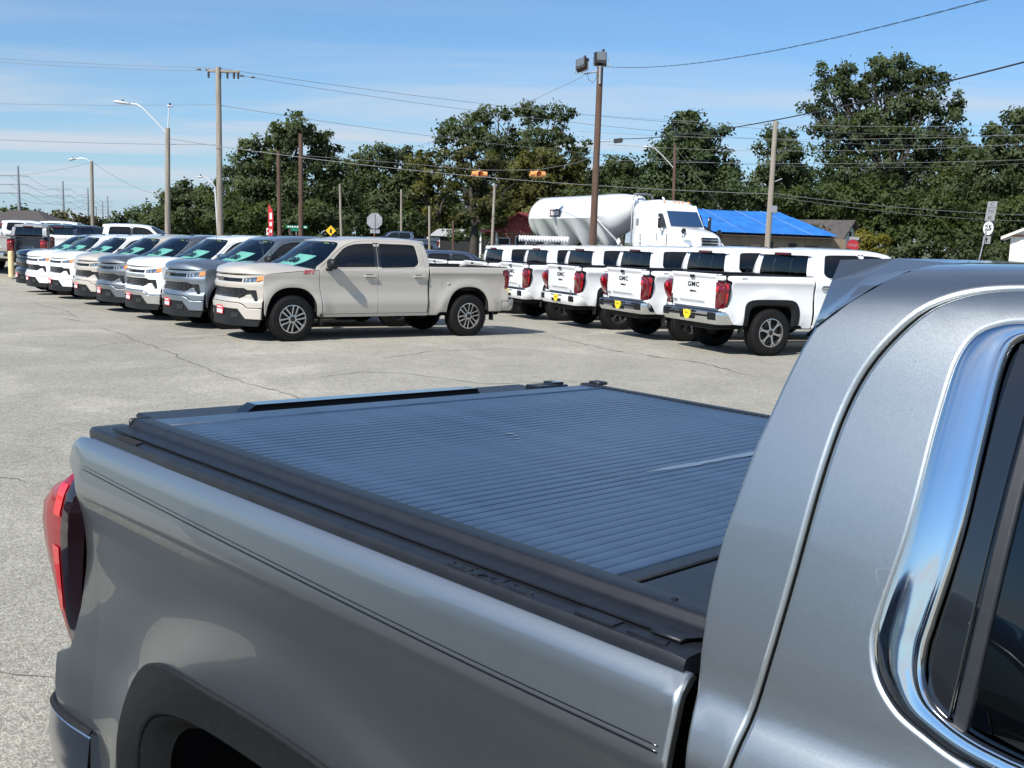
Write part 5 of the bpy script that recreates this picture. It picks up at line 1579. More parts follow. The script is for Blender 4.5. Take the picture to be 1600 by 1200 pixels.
# house under a blue tarpaulin: eaves run along world direction e, ridge parallel behind
def tarp_house():
    A = at(1128, 372, 60); Bp = at(1322, 373, 63)
    root = empty('house', (A.x, A.y, 0)); tag(root, 'low tan house with a bright blue tarpaulin over its roof', 'house')
    e = (Bp - A); e.z = 0; Lh = e.length; e.normalize(); n = Vector((-e.y, e.x, 0))
    def P(u, v, z): return tuple(e * u + n * v + Vector((0, 0, z)))
    ez, rz_, dp = 2.55, 3.95, 7.0
    m = MB()
    m.add([P(0, 0, 0), P(Lh, 0, 0), P(Lh, dp, 0), P(0, dp, 0), P(0, 0, ez), P(Lh, 0, ez), P(Lh, dp, ez), P(0, dp, ez)], [(0, 1, 5, 4), (1, 2, 6, 5), (2, 3, 7, 6), (3, 0, 4, 7)])
    w = m.build('wall', M_tan, root, 0)
    for u0, u1, z0, z1, mm, nm in ((1.9, 2.5, 0, 2.1, M_peach, 'door'), (2.85, 3.4, 1.5, 2.25, M_dark, 'window'), (4.5, 5.0, 1.55, 2.2, M_dark, 'window'), (5.6, 6.5, 0, 2.1, mat('brown_door', (.16, .07, .05), .7), 'door'), (.6, 1.4, 0, 2.0, mat('dull_green_door', (.08, .10, .05), .8), 'door')):
        q = MB(); c = Vector(P((u0 + u1) / 2, -.02, (z0 + z1) / 2)); q.box((0, 0, 0), (u1 - u0, .06, z1 - z0), .01, 0, Matrix((e, n, (0, 0, 1))).transposed()); q.v = [tuple(Vector(p) + c) for p in q.v]; q.build(nm, mm, w, 0)
    # tarp: panels lapped over each other, sagging
    rng = random.Random(4)
    ov = .55
    r0, r1 = -1.1, Lh - 2.3
    nb = 4; 
    tp = None
    for b in range(nb):
        t0, t1 = b / nb, (b + 1) / nb + .03
        q = MB()
        def tf(u, v, t0=t0, t1=t1, b=b):
            t = t0 + (t1 - t0) * v
            x0 = -.9 * (1 - t) + r0 * t; x1 = (Lh - 1.0) * (1 - t) + r1 * t
            x = x0 + (x1 - x0) * u
            z = ez + (rz_ - ez) * t + .02 * math.sin(x * 2.1 + b) * math.sin(t * 9) - .06 * math.sin(math.pi * u) * t + .10 + .012 * (nb - b)
            return P(x, -ov + (dp / 2 + ov) * t, z + .02)
        q.grid(tf, 30, 6)
        o = q.build('tarpaulin', M_tarp, root, 40)
    q = MB()
    q.add([P(Lh - 1.0, -ov, ez), P(Lh - 1.0, dp + ov, ez), P(r1, dp / 2, rz_), P(r0, dp / 2, rz_), P(-.9, dp + ov, ez), P(-.9, -ov, ez)], [(0, 1, 2), (2, 1, 4, 3), (5, 0, 2, 3), (5, 3, 4)])
    q.build('roof', M_shing, root, 0)
    for u in (.25, .55, .8):
        bt = MB(); pts = []
        for k in range(9):
            t = k / 8; x0 = -.9 * (1 - t) + r0 * t; x1 = (Lh - 1.0) * (1 - t) + r1 * t
            pts.append(P(x0 + (x1 - x0) * u, -ov + (dp / 2 + ov) * t, ez + (rz_ - ez) * t + .16))
        bt.tube(pts, .018, 5); bt.build('batten', mat('faded_batten', (.16, .28, .50), .7), root, 60)
    return root
tarp_house()

def gable_house(name, label, px, pyb, d, w, dp, hw, hr, yaw, mw, mr, front=True, cat='house', hip=0., mg=None):
    c = at(px, pyb, d)
    root = empty(name, (c.x, c.y, gz(c.x, c.y) if c.x < -12 else 0), yaw); tag(root, label, cat)
    m = MB(); a, b = w / 2, dp
    m.add([(-a, 0, 0), (a, 0, 0), (a, b, 0), (-a, b, 0), (-a, 0, hw), (a, 0, hw), (a, b, hw), (-a, b, hw)], [(0, 1, 5, 4), (1, 2, 6, 5), (2, 3, 7, 6), (3, 0, 4, 7)])
    wl = m.build('wall', mw, root, 0)
    o = .35
    r = MB()
    if front:   # gable end faces the viewer
        g = MB(); g.add([(-a, 0, hw), (a, 0, hw), (0, 0, hr), (-a, .06, hw), (a, .06, hw), (0, .06, hr)], [(0, 1, 2), (3, 5, 4)]); g.build('gable', mg or mw, root, 0)
        s = (hr - hw) / a
        for sg in (-1, 1):
            q = MB(); q.add([(0, -o, hr + .08), (sg * (a + o), -o, hw - s * o + .08), (sg * (a + o), b + o, hw - s * o + .08), (0, b + o, hr + .08), (0, -o, hr - .04), (sg * (a + o), -o, hw - s * o - .04), (sg * (a + o), b + o, hw - s * o - .04), (0, b + o, hr - .04)],
                            [(0, 1, 2, 3), (7, 6, 5, 4), (0, 4, 5, 1), (1, 5, 6, 2), (3, 2, 6, 7)]); q.build('roof_slope', mr, root, 0)
    else:
        h = hip
        r.add([(-a - o, -o, hw), (a + o, -o, hw), (a + o, b + o, hw), (-a - o, b + o, hw), (-a - o + h, b / 2, hr), (a + o - h, b / 2, hr)], [(0, 1, 5, 4), (1, 2, 5), (2, 3, 4, 5), (3, 0, 4), (3, 2, 1, 0)])
        r.build('roof', mr, root, 0)
    return root, wl
def hole(par, x, z, w, h_, m, nm='window', y=-.03, trim=True):
    q = MB(); q.box((x, y, z), (w, .05, h_)); o = q.build(nm, m, par, 0)
    if trim:
        q = MB()
        for s in (-1, 1): q.box((x + s * (w / 2 + .05), y - .012, z), (.08, .06, h_ + .16)); q.box((x, y - .012, z + s * (h_ / 2 + .045)), (w, .06, .07))
        q.build('frame', M_whitesid, o, 0)
rh, wl = gable_house('house', 'red house with a gable end, left of the white tank trailer', 812, 378, 78, 4.6, 9, 2.45, 3.85, R_(-14), M_brick, M_redroof, mg=M_redroof)
hole(wl, -1.2, 1.4, .8, 1.1, M_dark); hole(wl, 1.4, 1.4, .8, 1.1, M_dark); hole(wl, .2, 1.05, .9, 2.1, M_dark, 'door')
for x in (-2.7, -1.5): 
    q = MB(); q.box((x, -1.0, 1.2), (.14, .14, 2.4), .02); q.build('porch_post', M_whitesid, rh, 20)
q = MB(); q.add([(-2.9, -1.2, 2.42), (-1.2, -1.2, 2.42), (-1.2, 0, 2.6), (-2.9, 0, 2.6)], [(0, 1, 2, 3), (3, 2, 1, 0)][:1]); q.build('porch_roof', M_redroof, rh, 0)
dh, wl = gable_house('house', 'small house with dark shingled roof and white gable beside the blue roof', 1326, 378, 68, 3.6, 5.5, 2.3, 3.75, R_(48), M_whitesid, M_shing)
hole(wl, 0, 2.85, .4, .5, M_dark)
sh, wl = gable_house('shed', 'white metal shed with rusty roof edge at the right border', 1630, 390, 42, 2.4, 3.0, 2.75, 3.3, R_(-27), M_whitesid, mat('pale_shed_roof', (.55, .53, .50), .6), cat='shed')
q = MB()
for k in range(9): q.box((-1.1 + k * .27, -.02, 1.36), (.03, .03, 2.7))
q.build('siding_rib', M_whitesid, sh, 0)['kind'] = 'stuff'
q = MB(); q.box((0, -.05, 2.72), (2.4, .05, .07)); q.build('eave_strip', M_rust, sh, 0)
fh, wl = gable_house('house', 'far low house with grey hipped roof at the left edge', 14, 352, 120, 9, 8, 2.6, 4.2, 0, M_whitesid, M_shing, False, hip=3.4)
hole(wl, 2.5, 1.5, 1.2, 1.2, M_dark); hole(wl, -1.5, 1.5, 1.2, 1.2, M_dark)
q = MB(); q.box((6.2, 1.5, 2.25), (4.6, 4, .2), .02); q.build('carport_roof', M_whitesid, fh, 0)
for x in (4.4, 8.0):
    q = MB(); q.box((x, .2, 1.1), (.15, .15, 2.2)); q.build('carport_post', M_whitesid, fh, 0)
ph, wl = gable_house('house', 'peach coloured wall glimpsed between the sparse trunks', 688, 372, 108, 9, 6, 3.0, 4.2, 0, M_peach, M_shing, False, hip=1.5)
hole(wl, -2.2, 1.5, 1, 1.2, M_dark); hole(wl, 1.5, 1.5, 1, 1.2, M_dark)
ph, wl = gable_house('house', 'pale building with a whitish roof behind the olive pine trunk', 715, 380, 96, 4.5, 6, 2.0, 2.7, 0, M_dark, mat('dull_white_roof', (.40, .41, .42), .7), False, hip=.6)
hole(wl, -2.2, 1.3, 1, 1.0, M_whitesid)

# ---------------------------------------------------------------- tank trailer and tractor
M_tank = noisy(mat('white_tank_enamel', (.70, .72, .72), .22, 0, .6), .8, .06)
M_cabw = mat('white_cab_paint', (.80, .81, .81), .3, 0, 1.0)

def semi():
    c = at(1107, 395, 50)
    c.z = gz(c.x, c.y)
    yaw = R_(-61)
    # tractor: x forward, origin under the middle of the front bumper
    t = empty('tractor_unit', (c.x, c.y, c.z), yaw); tag(t, 'white highway tractor unit with sleeper cab, facing the right', 'truck')
    S = 1.0
    # cab sides as sections (x, half width, z bottom, z top)
    secs = [(-4.55, 1.20, .95, 3.20), (-4.5, 1.23, .92, 3.46), (-4.0, 1.24, .92, 3.55), (-3.2, 1.24, .92, 3.56), (-2.75, 1.23, .92, 3.48), (-2.48, 1.18, .92, 3.30)]
    m = MB(); K = 20; vs = []
    for x, w, z0, z1 in secs:
        for k in range(K):
            a = 2 * math.pi * (k + .5) / K
            cx_, s = math.cos(a), math.sin(a)
            y = math.copysign(abs(cx_) ** .28, cx_) * w * (1 - .10 * max(0, s) ** 2)
            z = (z0 + z1) / 2 + math.copysign(abs(s) ** .32, s) * (z1 - z0) / 2
            vs.append((x, y, z))
    fs = [(i * K + k, i * K + (k + 1) % K, (i + 1) * K + (k + 1) % K, (i + 1) * K + k) for i in range(len(secs) - 1) for k in range(K)]
    fs += [tuple(range(K))[::-1], tuple((len(secs) - 1) * K + k for k in range(K))]
    m.add(vs, fs)
    cab = m.build('sleeper_cab', M_cabw, t, 45)
    # front of the cab: windscreen frame
    m = MB()
    m.add([(-2.55, 1.20, 1.0), (-2.55, -1.20, 1.0), (-2.52, -1.13, 3.30), (-2.52, 1.13, 3.30), (-1.62, 1.10, 1.0), (-1.62, -1.10, 1.0), (-1.72, -1.06, 2.20), (-1.72, 1.06, 2.20), (-2.22, -1.0, 3.04), (-2.22, 1.0, 3.04)],
          [(0, 4, 7, 9, 3), (1, 2, 8, 6, 5), (3, 9, 8, 2), (7, 6, 8, 9), (4, 5, 6, 7)])
    m.build('cab_front', M_cabw, cab, 20)
    def quadpatch(name, a, b, c_, d_, m_, off, par, n=8, bulge=0.):
        a, b, c_, d_ = map(np.array, (a, b, c_, d_)); nn = np.cross(b - a, d_ - a).astype(float); nn /= np.linalg.norm(nn)
        q = MB(); q.grid(lambda u, v: tuple((a * (1 - u) + b * u) * (1 - v) + (d_ * (1 - u) + c_ * u) * v + nn * (off + bulge * 4 * u * (1 - u))), n, 4); return q.build(name, m_, par, 60)
    quadpatch('windscreen', (-1.745, .99, 2.26), (-1.745, -.99, 2.26), (-2.20, -.93, 2.98), (-2.20, .93, 2.98), M_priv, -.03, cab, 10, 0)
    for dx, off in ((0, .02),): pass
    for s in (1, -1):
        q = MB(); q.prism([(-2.50, 2.2), (-1.84, 2.2), (-2.02, 2.58), (-2.18, 2.86), (-2.50, 2.86)], .02, frame((0, s * 1.165 if s < 0 else 1.165, 0), (1, 0, 0), (0, 0, 1))); q.build('door_window', M_gloss, cab, 20)
        q = MB(); q.box((-2.15, s * 1.225, 1.5), (.80, .02, 1.05), .008); d = q.build('cab_door', M_cabw, cab, 20)
        q = MB(); q.box((-2.47, s * 1.245, 1.72), (.03, .02, .36), .006); q.build('grab_handle', M_gloss, d, 20)
        q = MB(); q.box((-3.6, s * 1.25, 2.2), (.75, .01, 2.1), .004); q.box((-4.0, s * 1.25, 1.5), (.6, .01, .75), .004); q.build('locker_door', M_cabw, cab, 20)
        q = MB(); q.box((-4.1, s * 1.257, 2.45), (.20, .006, .34), .002); q.build('cab_print', M_steel, cab, 0)
        q = MB(); q.tube([(-1.95, s * 1.15, 1.95), (-1.9, s * 1.45, 2.05), (-1.9, s * 1.50, 2.2)], .02, 6); q.box((-1.90, s * 1.52, 2.45), (.10, .20, .62), .04)
        q.build('door_mirror', M_gloss, cab, 40)
        q = MB(); q.tube([(-.85, s * .95, 1.55), (-.75, s * 1.02, 1.85), (-.62, s * 1.06, 1.98)], .018, 6); q.lathe([(0, -.05), (.13, -.03), (.14, .02), (0, .06)], 12, 'x', (-.60, s * 1.07, 2.02))
        q.build('bonnet_mirror', M_gloss, t, 50)
    for y in (-.75, -.12, .12, .36, .75):
        q = MB(); q.box((-2.66, y, 3.44), (.14, .05, .10), .015); q.build('marker_lamp', M_amber, cab, 30)
    # bonnet
    m = MB(); secs = [(-1.70, 1.06, 1.0, 2.25), (-1.1, 1.02, .95, 2.16), (-.55, .95, .9, 2.04), (-.15, .84, .85, 1.90), (.02, .74, .80, 1.76), (.06, .70, .80, 1.55)]
    K = 20; vs = []
    for x, w, z0, z1 in secs:
        for k in range(K):
            a = 2 * math.pi * (k + .5) / K; cx_, s = math.cos(a), math.sin(a)
            vs.append((x, math.copysign(abs(cx_) ** .4, cx_) * w * (1 - .08 * max(0, s)), (z0 + z1) / 2 + math.copysign(abs(s) ** .45, s) * (z1 - z0) / 2))
    fs = [(i * K + k, i * K + (k + 1) % K, (i + 1) * K + (k + 1) % K, (i + 1) * K + k) for i in range(len(secs) - 1) for k in range(K)] + [tuple((len(secs) - 1) * K + k for k in range(K))]
    m.add(vs, fs); bn = m.build('bonnet', M_cabw, t, 50)
    q = MB(); q.box((.03, 0, 1.29), (.10, 1.02, .92), .05); g = q.build('grille', M_gloss, bn, 30)
    for k in range(6):
        q = MB(); q.box((.085, 0, .92 + k * .145), (.04, .96, .055), .015); q.build('grille_bar', M_chrome, g, 30)
    for s in (1, -1):
        q = MB(); q.add([(.02, s * .62, 1.58), (-.45, s * 1.03, 1.62), (-.62, s * 1.17, 1.54), (-.60, s * 1.19, 1.32), (-.03, s * .76, 1.26), (.04, s * .62, 1.3), (-.5, s * .7, 1.2)], [(0, 1, 2, 3, 4, 5)[::s]]); q.build('headlight', M_lamp, t, 0)
        q = MB(); 
        for k in range(9):
            pass
        q.prism([(-1.75, .55), (-1.62, 1.25), (-1.35, 1.52), (-.95, 1.60), (-.5, 1.52), (-.12, 1.25), (.0, .75), (-.02, .42), (-.35, .42), (-.45, .8), (-.75, 1.06), (-1.1, 1.06), (-1.4, .8), (-1.5, .5)], .42, frame((0, s * 1.20 if s > 0 else -.78, 0), (1, 0, 0), (0, 0, 1))); q.build('wing', M_cabw, t, 30)
        for x in (-.93, -5.4, -6.7):
            w = empty('wheel', (x, s * 1.05, .50)); w.parent = t
            q = MB(); q.lathe([(.28, -.14), (.46, -.14), (.50, -.10), (.50, .10), (.46, .14), (.28, .14)], 28, 'y'); q.build('tyre', M_rubber, w, 40)
            q = MB(); q.lathe([(0, s * .08), (.12, s * .08), (.13, s * .02), (.26, s * .10), (.285, s * .14)][::s], 24, 'y'); q.build('rim', M_alloy, w, 40)
    q = MB(); q.box((.02, 0, .55), (.22, 2.3, .42), .08); q.build('bumper', M_cabw, t, 30)
    q = MB(); q.box((-4.2, 0, .78), (6.6, .9, .22), .02); q.box((-6.3, 0, 1.0), (1.6, .9, .12), .03)
    for s in (1, -1): q.lathe([(0, -1.0), (.30, -.98), (.32, -.9), (.32, .9), (.30, .98), (0, 1.0)], 18, 'x', (-3.6, s * .95, .62))
    q.build('frame_rail', M_iron, t, 40)
    for s in (1, -1):
        q = MB(); q.tube([(-4.75, s * .85, .9), (-4.75, s * .85, 3.3), (-4.80, s * .85, 3.62), (-4.92, s * .85, 3.75)], .075, 10); q.build('exhaust_stack', M_dullchrome, t, 50)
    # trailer, its own origin a little nearer the cab
    c = c + Vector((math.cos(yaw), math.sin(yaw), 0)) * .85
    r = empty('tank_trailer', (c.x, c.y, c.z), yaw); tag(r, 'white dry bulk tank trailer with cone hoppers behind the tractor unit', 'trailer')
    m = MB(); K = 40
    prof = pchip([-16.4, -16.36, -16.2, -15.8, -15.0, -9.6, -8.8, -7.9, -7.2, -6.8, -6.6], [.0, .75, 1.12, 1.26, 1.29, 1.29, 1.22, 1.0, .72, .52, .46])
    pz = pchip([-16.4, -15.0, -9.6, -8.8, -7.9, -7.2, -6.8, -6.6], [2.62, 2.62, 2.66, 2.74, 2.94, 3.14, 3.26, 3.30])
    tips = [-15.3, -13.25, -11.2, -9.15]
    def dep(x):
        e = min(abs(x - t) for t in tips)
        w = float(sst(x, -16.3, -15.6) * (1 - sst(x, -8.9, -7.9)))
        return (1 - w) * 1.0 + w * (1.36 - .72 * min(1, e / 1.02)), w
    xs = sorted(set([-16.4, -16.38, -16.33, -16.25, -16.1] + [round(-16.0 + k * .1025, 3) for k in range(93)]))
    xs = [x for x in xs if x <= -6.6] + [-6.6]
    vs = []
    for x in xs:
        R0 = float(prof(x)); z = float(pz(x)); D, w = dep(x)
        for k in range(K):
            a = 2 * math.pi * k / K; ca, sa = math.cos(a), math.sin(a)
            if sa >= 0: vs.append((x, R0 * ca, z + R0 * sa))
            else:
                t = -sa
                vs.append((x, R0 * ca * (1 - w * .30 * t), z - R0 * (t * (1 - w) + w * (.30 * t + (D - .30) * t ** 1.5))))
    n = len(xs)
    m.add(vs, [(i * K + k, i * K + (k + 1) % K, (i + 1) * K + (k + 1) % K, (i + 1) * K + k) for i in range(n - 1) for k in range(K)])
    tank = m.build('tank', M_tank, r, 22)
    q = MB(); q.lathe([(.50, -.05), (.48, .04), (.36, .13), (.18, .18), (0, .20)], 24, 'x', (-6.58, 0, 3.30)); q.lathe([(.53, -.10), (.53, -.02), (.50, -.0)], 24, 'x', (-6.58, 0, 3.30)); q.build('end_dome', M_tank, tank, 50)
    for x in tips[:3]:
        q = MB(); q.lathe([(.16, .55), (.20, .62), (.20, .78), (.26, .80)], 16, 'z', (x, 0, .10)); q.build('hopper_outlet', M_steel, tank, 50)
    q = MB(); q.box((-12.9, -1.297, 2.92), (1.1, .02, .42), .004); lb = q.build('tank_print', mat('dull_red_print', (.16, .07, .09), .5), tank, 0)
    q = MB()
    for k in range(5): q.box((-13.25 + k * .18, -1.31, 2.92), (.11, .006, .24))
    q.build('tank_lettering', M_white, lb, 0)
    q = MB()
    for s in (1, -1): q.tube([(-16.6, s * .35, 3.84), (-9.4, s * .35, 3.90), (-8.6, s * .33, 3.94)], .022, 6)
    q.box((-12.8, 0, 3.83), (7.4, .62, .03), .005)
    q.build('walkway', M_steel, tank, 40)
    for x in (-15.1, -12.9, -10.7):
        q = MB(); q.lathe([(.26, 0), (.26, .10), (.22, .13), (0, .14)], 16, 'z', (x, 0, 3.76)); q.build('hatch', M_steel, tank, 40)
    q = MB()
    for s in (1, -1): q.tube([(-16.45, s * .45, .9), (-16.52, s * .42, 2.5), (-16.1, s * .40, 3.85)], .03, 6)
    for k in range(8): q.tube([(-16.48, -.44, 1.0 + k * .33), (-16.48, .44, 1.0 + k * .33)], .015, 5)
    q.build('ladder', M_steel, r, 50)
    q = MB()
    for s in (1, -1):
        q.tube([(-6.35, s * .62, 1.1), (-6.35, s * .62, 3.75), (-6.35, s * .5, 3.88), (-6.35, 0, 3.90)], .045, 8)
        q.tube([(-6.6, s * .9, 1.15), (-8.0, s * .95, 1.95), (-8.9, s * 1.1, 2.6)], .07, 8)
    q.tube([(-6.25, -.5, 1.1), (-6.05, -.55, 2.2), (-6.2, -.4, 2.75), (-6.5, -.1, 2.8)], .06, 8)
    q.build('front_frame', M_steel, r, 50)
    q = MB(); q.box((-7.0, 0, 1.18), (3.4, 2.3, .10), .02); q.box((-7.3, 0, 1.05), (3.0, 1.0, .22), .02); q.box((-16.0, 0, 1.05), (3.6, 1.1, .24), .02); q.box((-11.5, 0, .95), (6, .25, .2), .02); q.build('subframe', M_iron, r, 30)
    pc = MB(); pc.prism([(0, -.2), (.2, 0), (0, .2), (-.2, 0)], .01, frame((-6.9, -1.0, 1.45), (1, 0, 0), (0, 0, 1))); pc.build('placard', M_white, r, 0)
    for x in (-14.9, -16.3):
        for s in (1, -1):
            w = empty('wheel', (x, s * 1.05, .50)); w.parent = r
            q = MB(); q.lathe([(.28, -.14), (.46, -.14), (.50, -.10), (.50, .10), (.46, .14), (.28, .14)], 28, 'y'); q.build('tyre', M_rubber, w, 40)
            q = MB(); q.lathe([(0, s * .08), (.12, s * .08), (.13, s * .02), (.26, s * .10), (.285, s * .14)][::s], 24, 'y'); q.build('rim', M_alloy, w, 40)
semi()
# ---------------------------------------------------------------- trees
def leaf_mat(name, col, col2, trans=.42):
    m = bpy.data.materials.new(name); m.use_nodes = True
    nt = m.node_tree; N, L = nt.nodes, nt.links; N.clear()
    out = N.new('ShaderNodeOutputMaterial')
    ge = N.new('ShaderNodeNewGeometry'); tc = N.new('ShaderNodeTexCoord')
    n = N.new('ShaderNodeTexNoise'); n.inputs['Scale'].default_value = .45; n.inputs['Detail'].default_value = 4
    L.new(tc.outputs['Object'], n.inputs['Vector'])
    ad = N.new('ShaderNodeMath'); ad.operation = 'MULTIPLY_ADD'; ad.inputs[1].default_value = .55
    L.new(ge.outputs['Random Per Island'], ad.inputs[0])
    mr = N.new('ShaderNodeMapRange'); mr.inputs[1].default_value = .3; mr.inputs[2].default_value = .7; mr.inputs[3].default_value = 0; mr.inputs[4].default_value = .5
    L.new(n.outputs[0], mr.inputs[0]); L.new(mr.outputs[0], ad.inputs[2])
    mx = N.new('ShaderNodeMix'); mx.data_type = 'RGBA'; mx.inputs['A'].default_value = (*col, 1); mx.inputs['B'].default_value = (*col2, 1)
    L.new(ad.outputs[0], mx.inputs['Factor'])
    d = N.new('ShaderNodeBsdfPrincipled'); d.inputs['Roughness'].default_value = .55; d.inputs['Specular IOR Level'].default_value = .18
    t = N.new('ShaderNodeBsdfTranslucent')
    L.new(mx.outputs['Result'], d.inputs['Base Color'])
    sc2 = N.new('ShaderNodeVectorMath'); sc2.operation = 'MULTIPLY'; sc2.inputs[1].default_value = (1.3, 1.35, .6)
    L.new(mx.outputs['Result'], sc2.inputs[0]); L.new(sc2.outputs[0], t.inputs[0])
    ms = N.new('ShaderNodeMixShader'); ms.inputs[0].default_value = trans
    L.new(d.outputs[0], ms.inputs[1]); L.new(t.outputs[0], ms.inputs[2]); L.new(ms.outputs[0], out.inputs[0])
    return m

LM = {
    'oak': leaf_mat('oak_leaves', (.052, .074, .036), (.098, .126, .056)),
    'pecan': leaf_mat('pecan_leaves', (.052, .076, .038), (.100, .132, .062)),
    'olive': leaf_mat('pine_needles', (.058, .066, .024), (.105, .105, .038)),
    'yellow': leaf_mat('yellowing_leaves', (.070, .080, .022), (.135, .135, .042)),
    'dark': leaf_mat('magnolia_leaves', (.030, .050, .022), (.068, .100, .040), .25),
    'shrub': leaf_mat('shrub_leaves', (.047, .070, .028), (.090, .120, .042)),
    'brown': leaf_mat('dry_shrub_leaves', (.075, .075, .038), (.12, .11, .055)),
    'far': leaf_mat('far_leaves', (.048, .070, .036), (.085, .112, .055)),
    'gold': leaf_mat('golden_leaves', (.12, .115, .02), (.26, .23, .05)),
}
M_bark = noisy(mat('bark', (.050, .043, .036), .95), 3, .4, bump=.02, bscale=12)

def leaf_cloud(name, lobes, leaf, m, parent, cover, seed, clump=.30, flat=.0):
    rng = np.random.default_rng(seed)
    V = []; NS = []
    for (c, r) in lobes:
        c = np.array(c); r = np.array(r)
        area = math.pi * r[0] * r[2]
        leaf_ = leaf * .80
        n = int(cover * 2.0 * area / (leaf_ * leaf_ * .62))
        cr = max(leaf * 1.6, clump * min(r[0], r[2]))
        k = max(5, int(n / 64))
        u = rng.normal(size=(k, 3)); u /= np.linalg.norm(u, axis=1, keepdims=True)
        rad = rng.uniform(.12, 1.0, (k, 1)) ** .55
        cc = c + u * rad * r
        idx = rng.integers(0, k, n)
        csz = cr * rng.uniform(.55, 1.35, k)
        p = cc[idx] + rng.normal(size=(n, 3)) * (csz[idx, None] * np.array([.52, .52, .40 * (1 - flat)]))
        # leaf blades: lean outwards and upwards
        nn = rng.normal(size=(n, 3)) * .75 + (p - c) / np.linalg.norm(r) * .8 + np.array([0, 0, .55])
        nn /= np.linalg.norm(nn, axis=1, keepdims=True)
        out_ = (p - c) / r; out_ /= np.maximum(np.linalg.norm(out_, axis=1, keepdims=True), 1e-6)
        nn *= np.where((nn * out_).sum(1, keepdims=True) < 0, -1., 1.)
        sn = out_ * .8 + nn * .55 + np.array([0, 0, .25]); sn /= np.linalg.norm(sn, axis=1, keepdims=True)
        NS.append(np.repeat(sn, 4, 0))
        a = np.cross(nn, rng.normal(size=(n, 3))); a /= np.maximum(np.linalg.norm(a, axis=1, keepdims=True), 1e-6)
        b = np.cross(nn, a)
        s = leaf_ * rng.uniform(.6, 1.35, (n, 1))
        V.append(np.stack([p - a * s * .62, p - b * s * .34 - a * s * .05, p + a * s * .62, p + b * s * .34 - a * s * .05], 1).reshape(-1, 3))
    V = np.concatenate(V)
    n = len(V) // 4
    me = bpy.data.meshes.new(name)
    me.vertices.add(len(V)); me.vertices.foreach_set('co', V.astype(np.float32).ravel())
    me.loops.add(len(V)); me.loops.foreach_set('vertex_index', np.arange(len(V), dtype=np.int32))
    me.polygons.add(n); me.polygons.foreach_set('loop_start', np.arange(0, len(V), 4, dtype=np.int32)); 
    me.polygons.foreach_set('use_smooth', [True] * n)
    me.update(calc_edges=True)
    me.materials.append(m)
    me.normals_split_custom_set_from_vertices(np.concatenate(NS).astype(np.float32))
    o = bpy.data.objects.new(name, me); COL.objects.link(o)
    if parent: o.parent = parent
    return o

TREE_TRIS = [0]
def tree(name, label, kind, d, lobes, base=None, leaf=.34, cover=4.2, seed=0, group='trees along the far side of the road', trunk_r=.28, clump=.30, limbs=True, flat=0., depth=.8):
    """A tree d metres away; each lobe of its crown is (px, py, rx, ry) as the photograph shows it."""
    rng = random.Random(seed)
    s = d / CAM_F
    if base is None:
        bx = sum(l[0] for l in lobes) / len(lobes)
    else: bx = base
    b = at(bx, 380, d); b.z = -.03
    root = empty(name, b)
    tag(root, label, 'tree' if 'bush' not in name and 'shrub' not in name else 'shrub', group)
    L3 = []
    for (px, py, rx, ry) in lobes:
        dd = d + rng.uniform(-.5, .5) * (rx * s) * 1.2 * depth
        c = at(px, py, dd)
        L3.append(((c.x - b.x, c.y - b.y, c.z - b.z), (rx * s, max(rx, ry) * s * depth, ry * s)))
    o = leaf_cloud('crown', L3, leaf, LM[kind], root, cover, seed, clump, flat)
    TREE_TRIS[0] += len(o.data.polygons) * 2
    if limbs:
        t = MB()
        top = max(L3, key=lambda q: q[0][2])
        zt = top[0][2] * .8
        lowest = min(q[0][2] - q[1][2] for q in L3)
        fork = max(1.2, min(zt * .45, max(lowest + .8, zt * .25)))
        j = lambda a: rng.uniform(-a, a)
        tp = [(0, 0, 0), (j(.15), j(.15), fork * .5), (j(.25), j(.25), fork)]
        t.tube([(0, 0, -.2)] + tp[1:], [trunk_r * 1.25, trunk_r, trunk_r * .85], 8)
        for (c, r) in L3:
            e = (c[0], c[1], c[2] + r[2] * .35)
            m1 = (c[0] * .35 + j(.4), c[1] * .35 + j(.4), fork + (e[2] - fork) * .45)
            t.tube([tp[2], m1, (c[0] * .8 + j(.3), c[1] * .8 + j(.3), fork + (e[2] - fork) * .8), e], [trunk_r * .6, trunk_r * .42, trunk_r * .25, .03], 6)
            for q in range(5):
                a = rng.uniform(0, 6.28); f = rng.uniform(.5, .95)
                st = tuple(m1[i] + (e[i] - m1[i]) * rng.uniform(.1, .9) for i in range(3))
                en = (c[0] + math.cos(a) * r[0] * f, c[1] + math.sin(a) * r[1] * f, c[2] + j(.7) * r[2])
                md = tuple((st[i] + en[i]) / 2 + j(.25) for i in range(3))
                t.tube([st, md, en], [trunk_r * .2, trunk_r * .12, .02], 5)
        t.build('trunk', M_bark, root, 60)
    return root

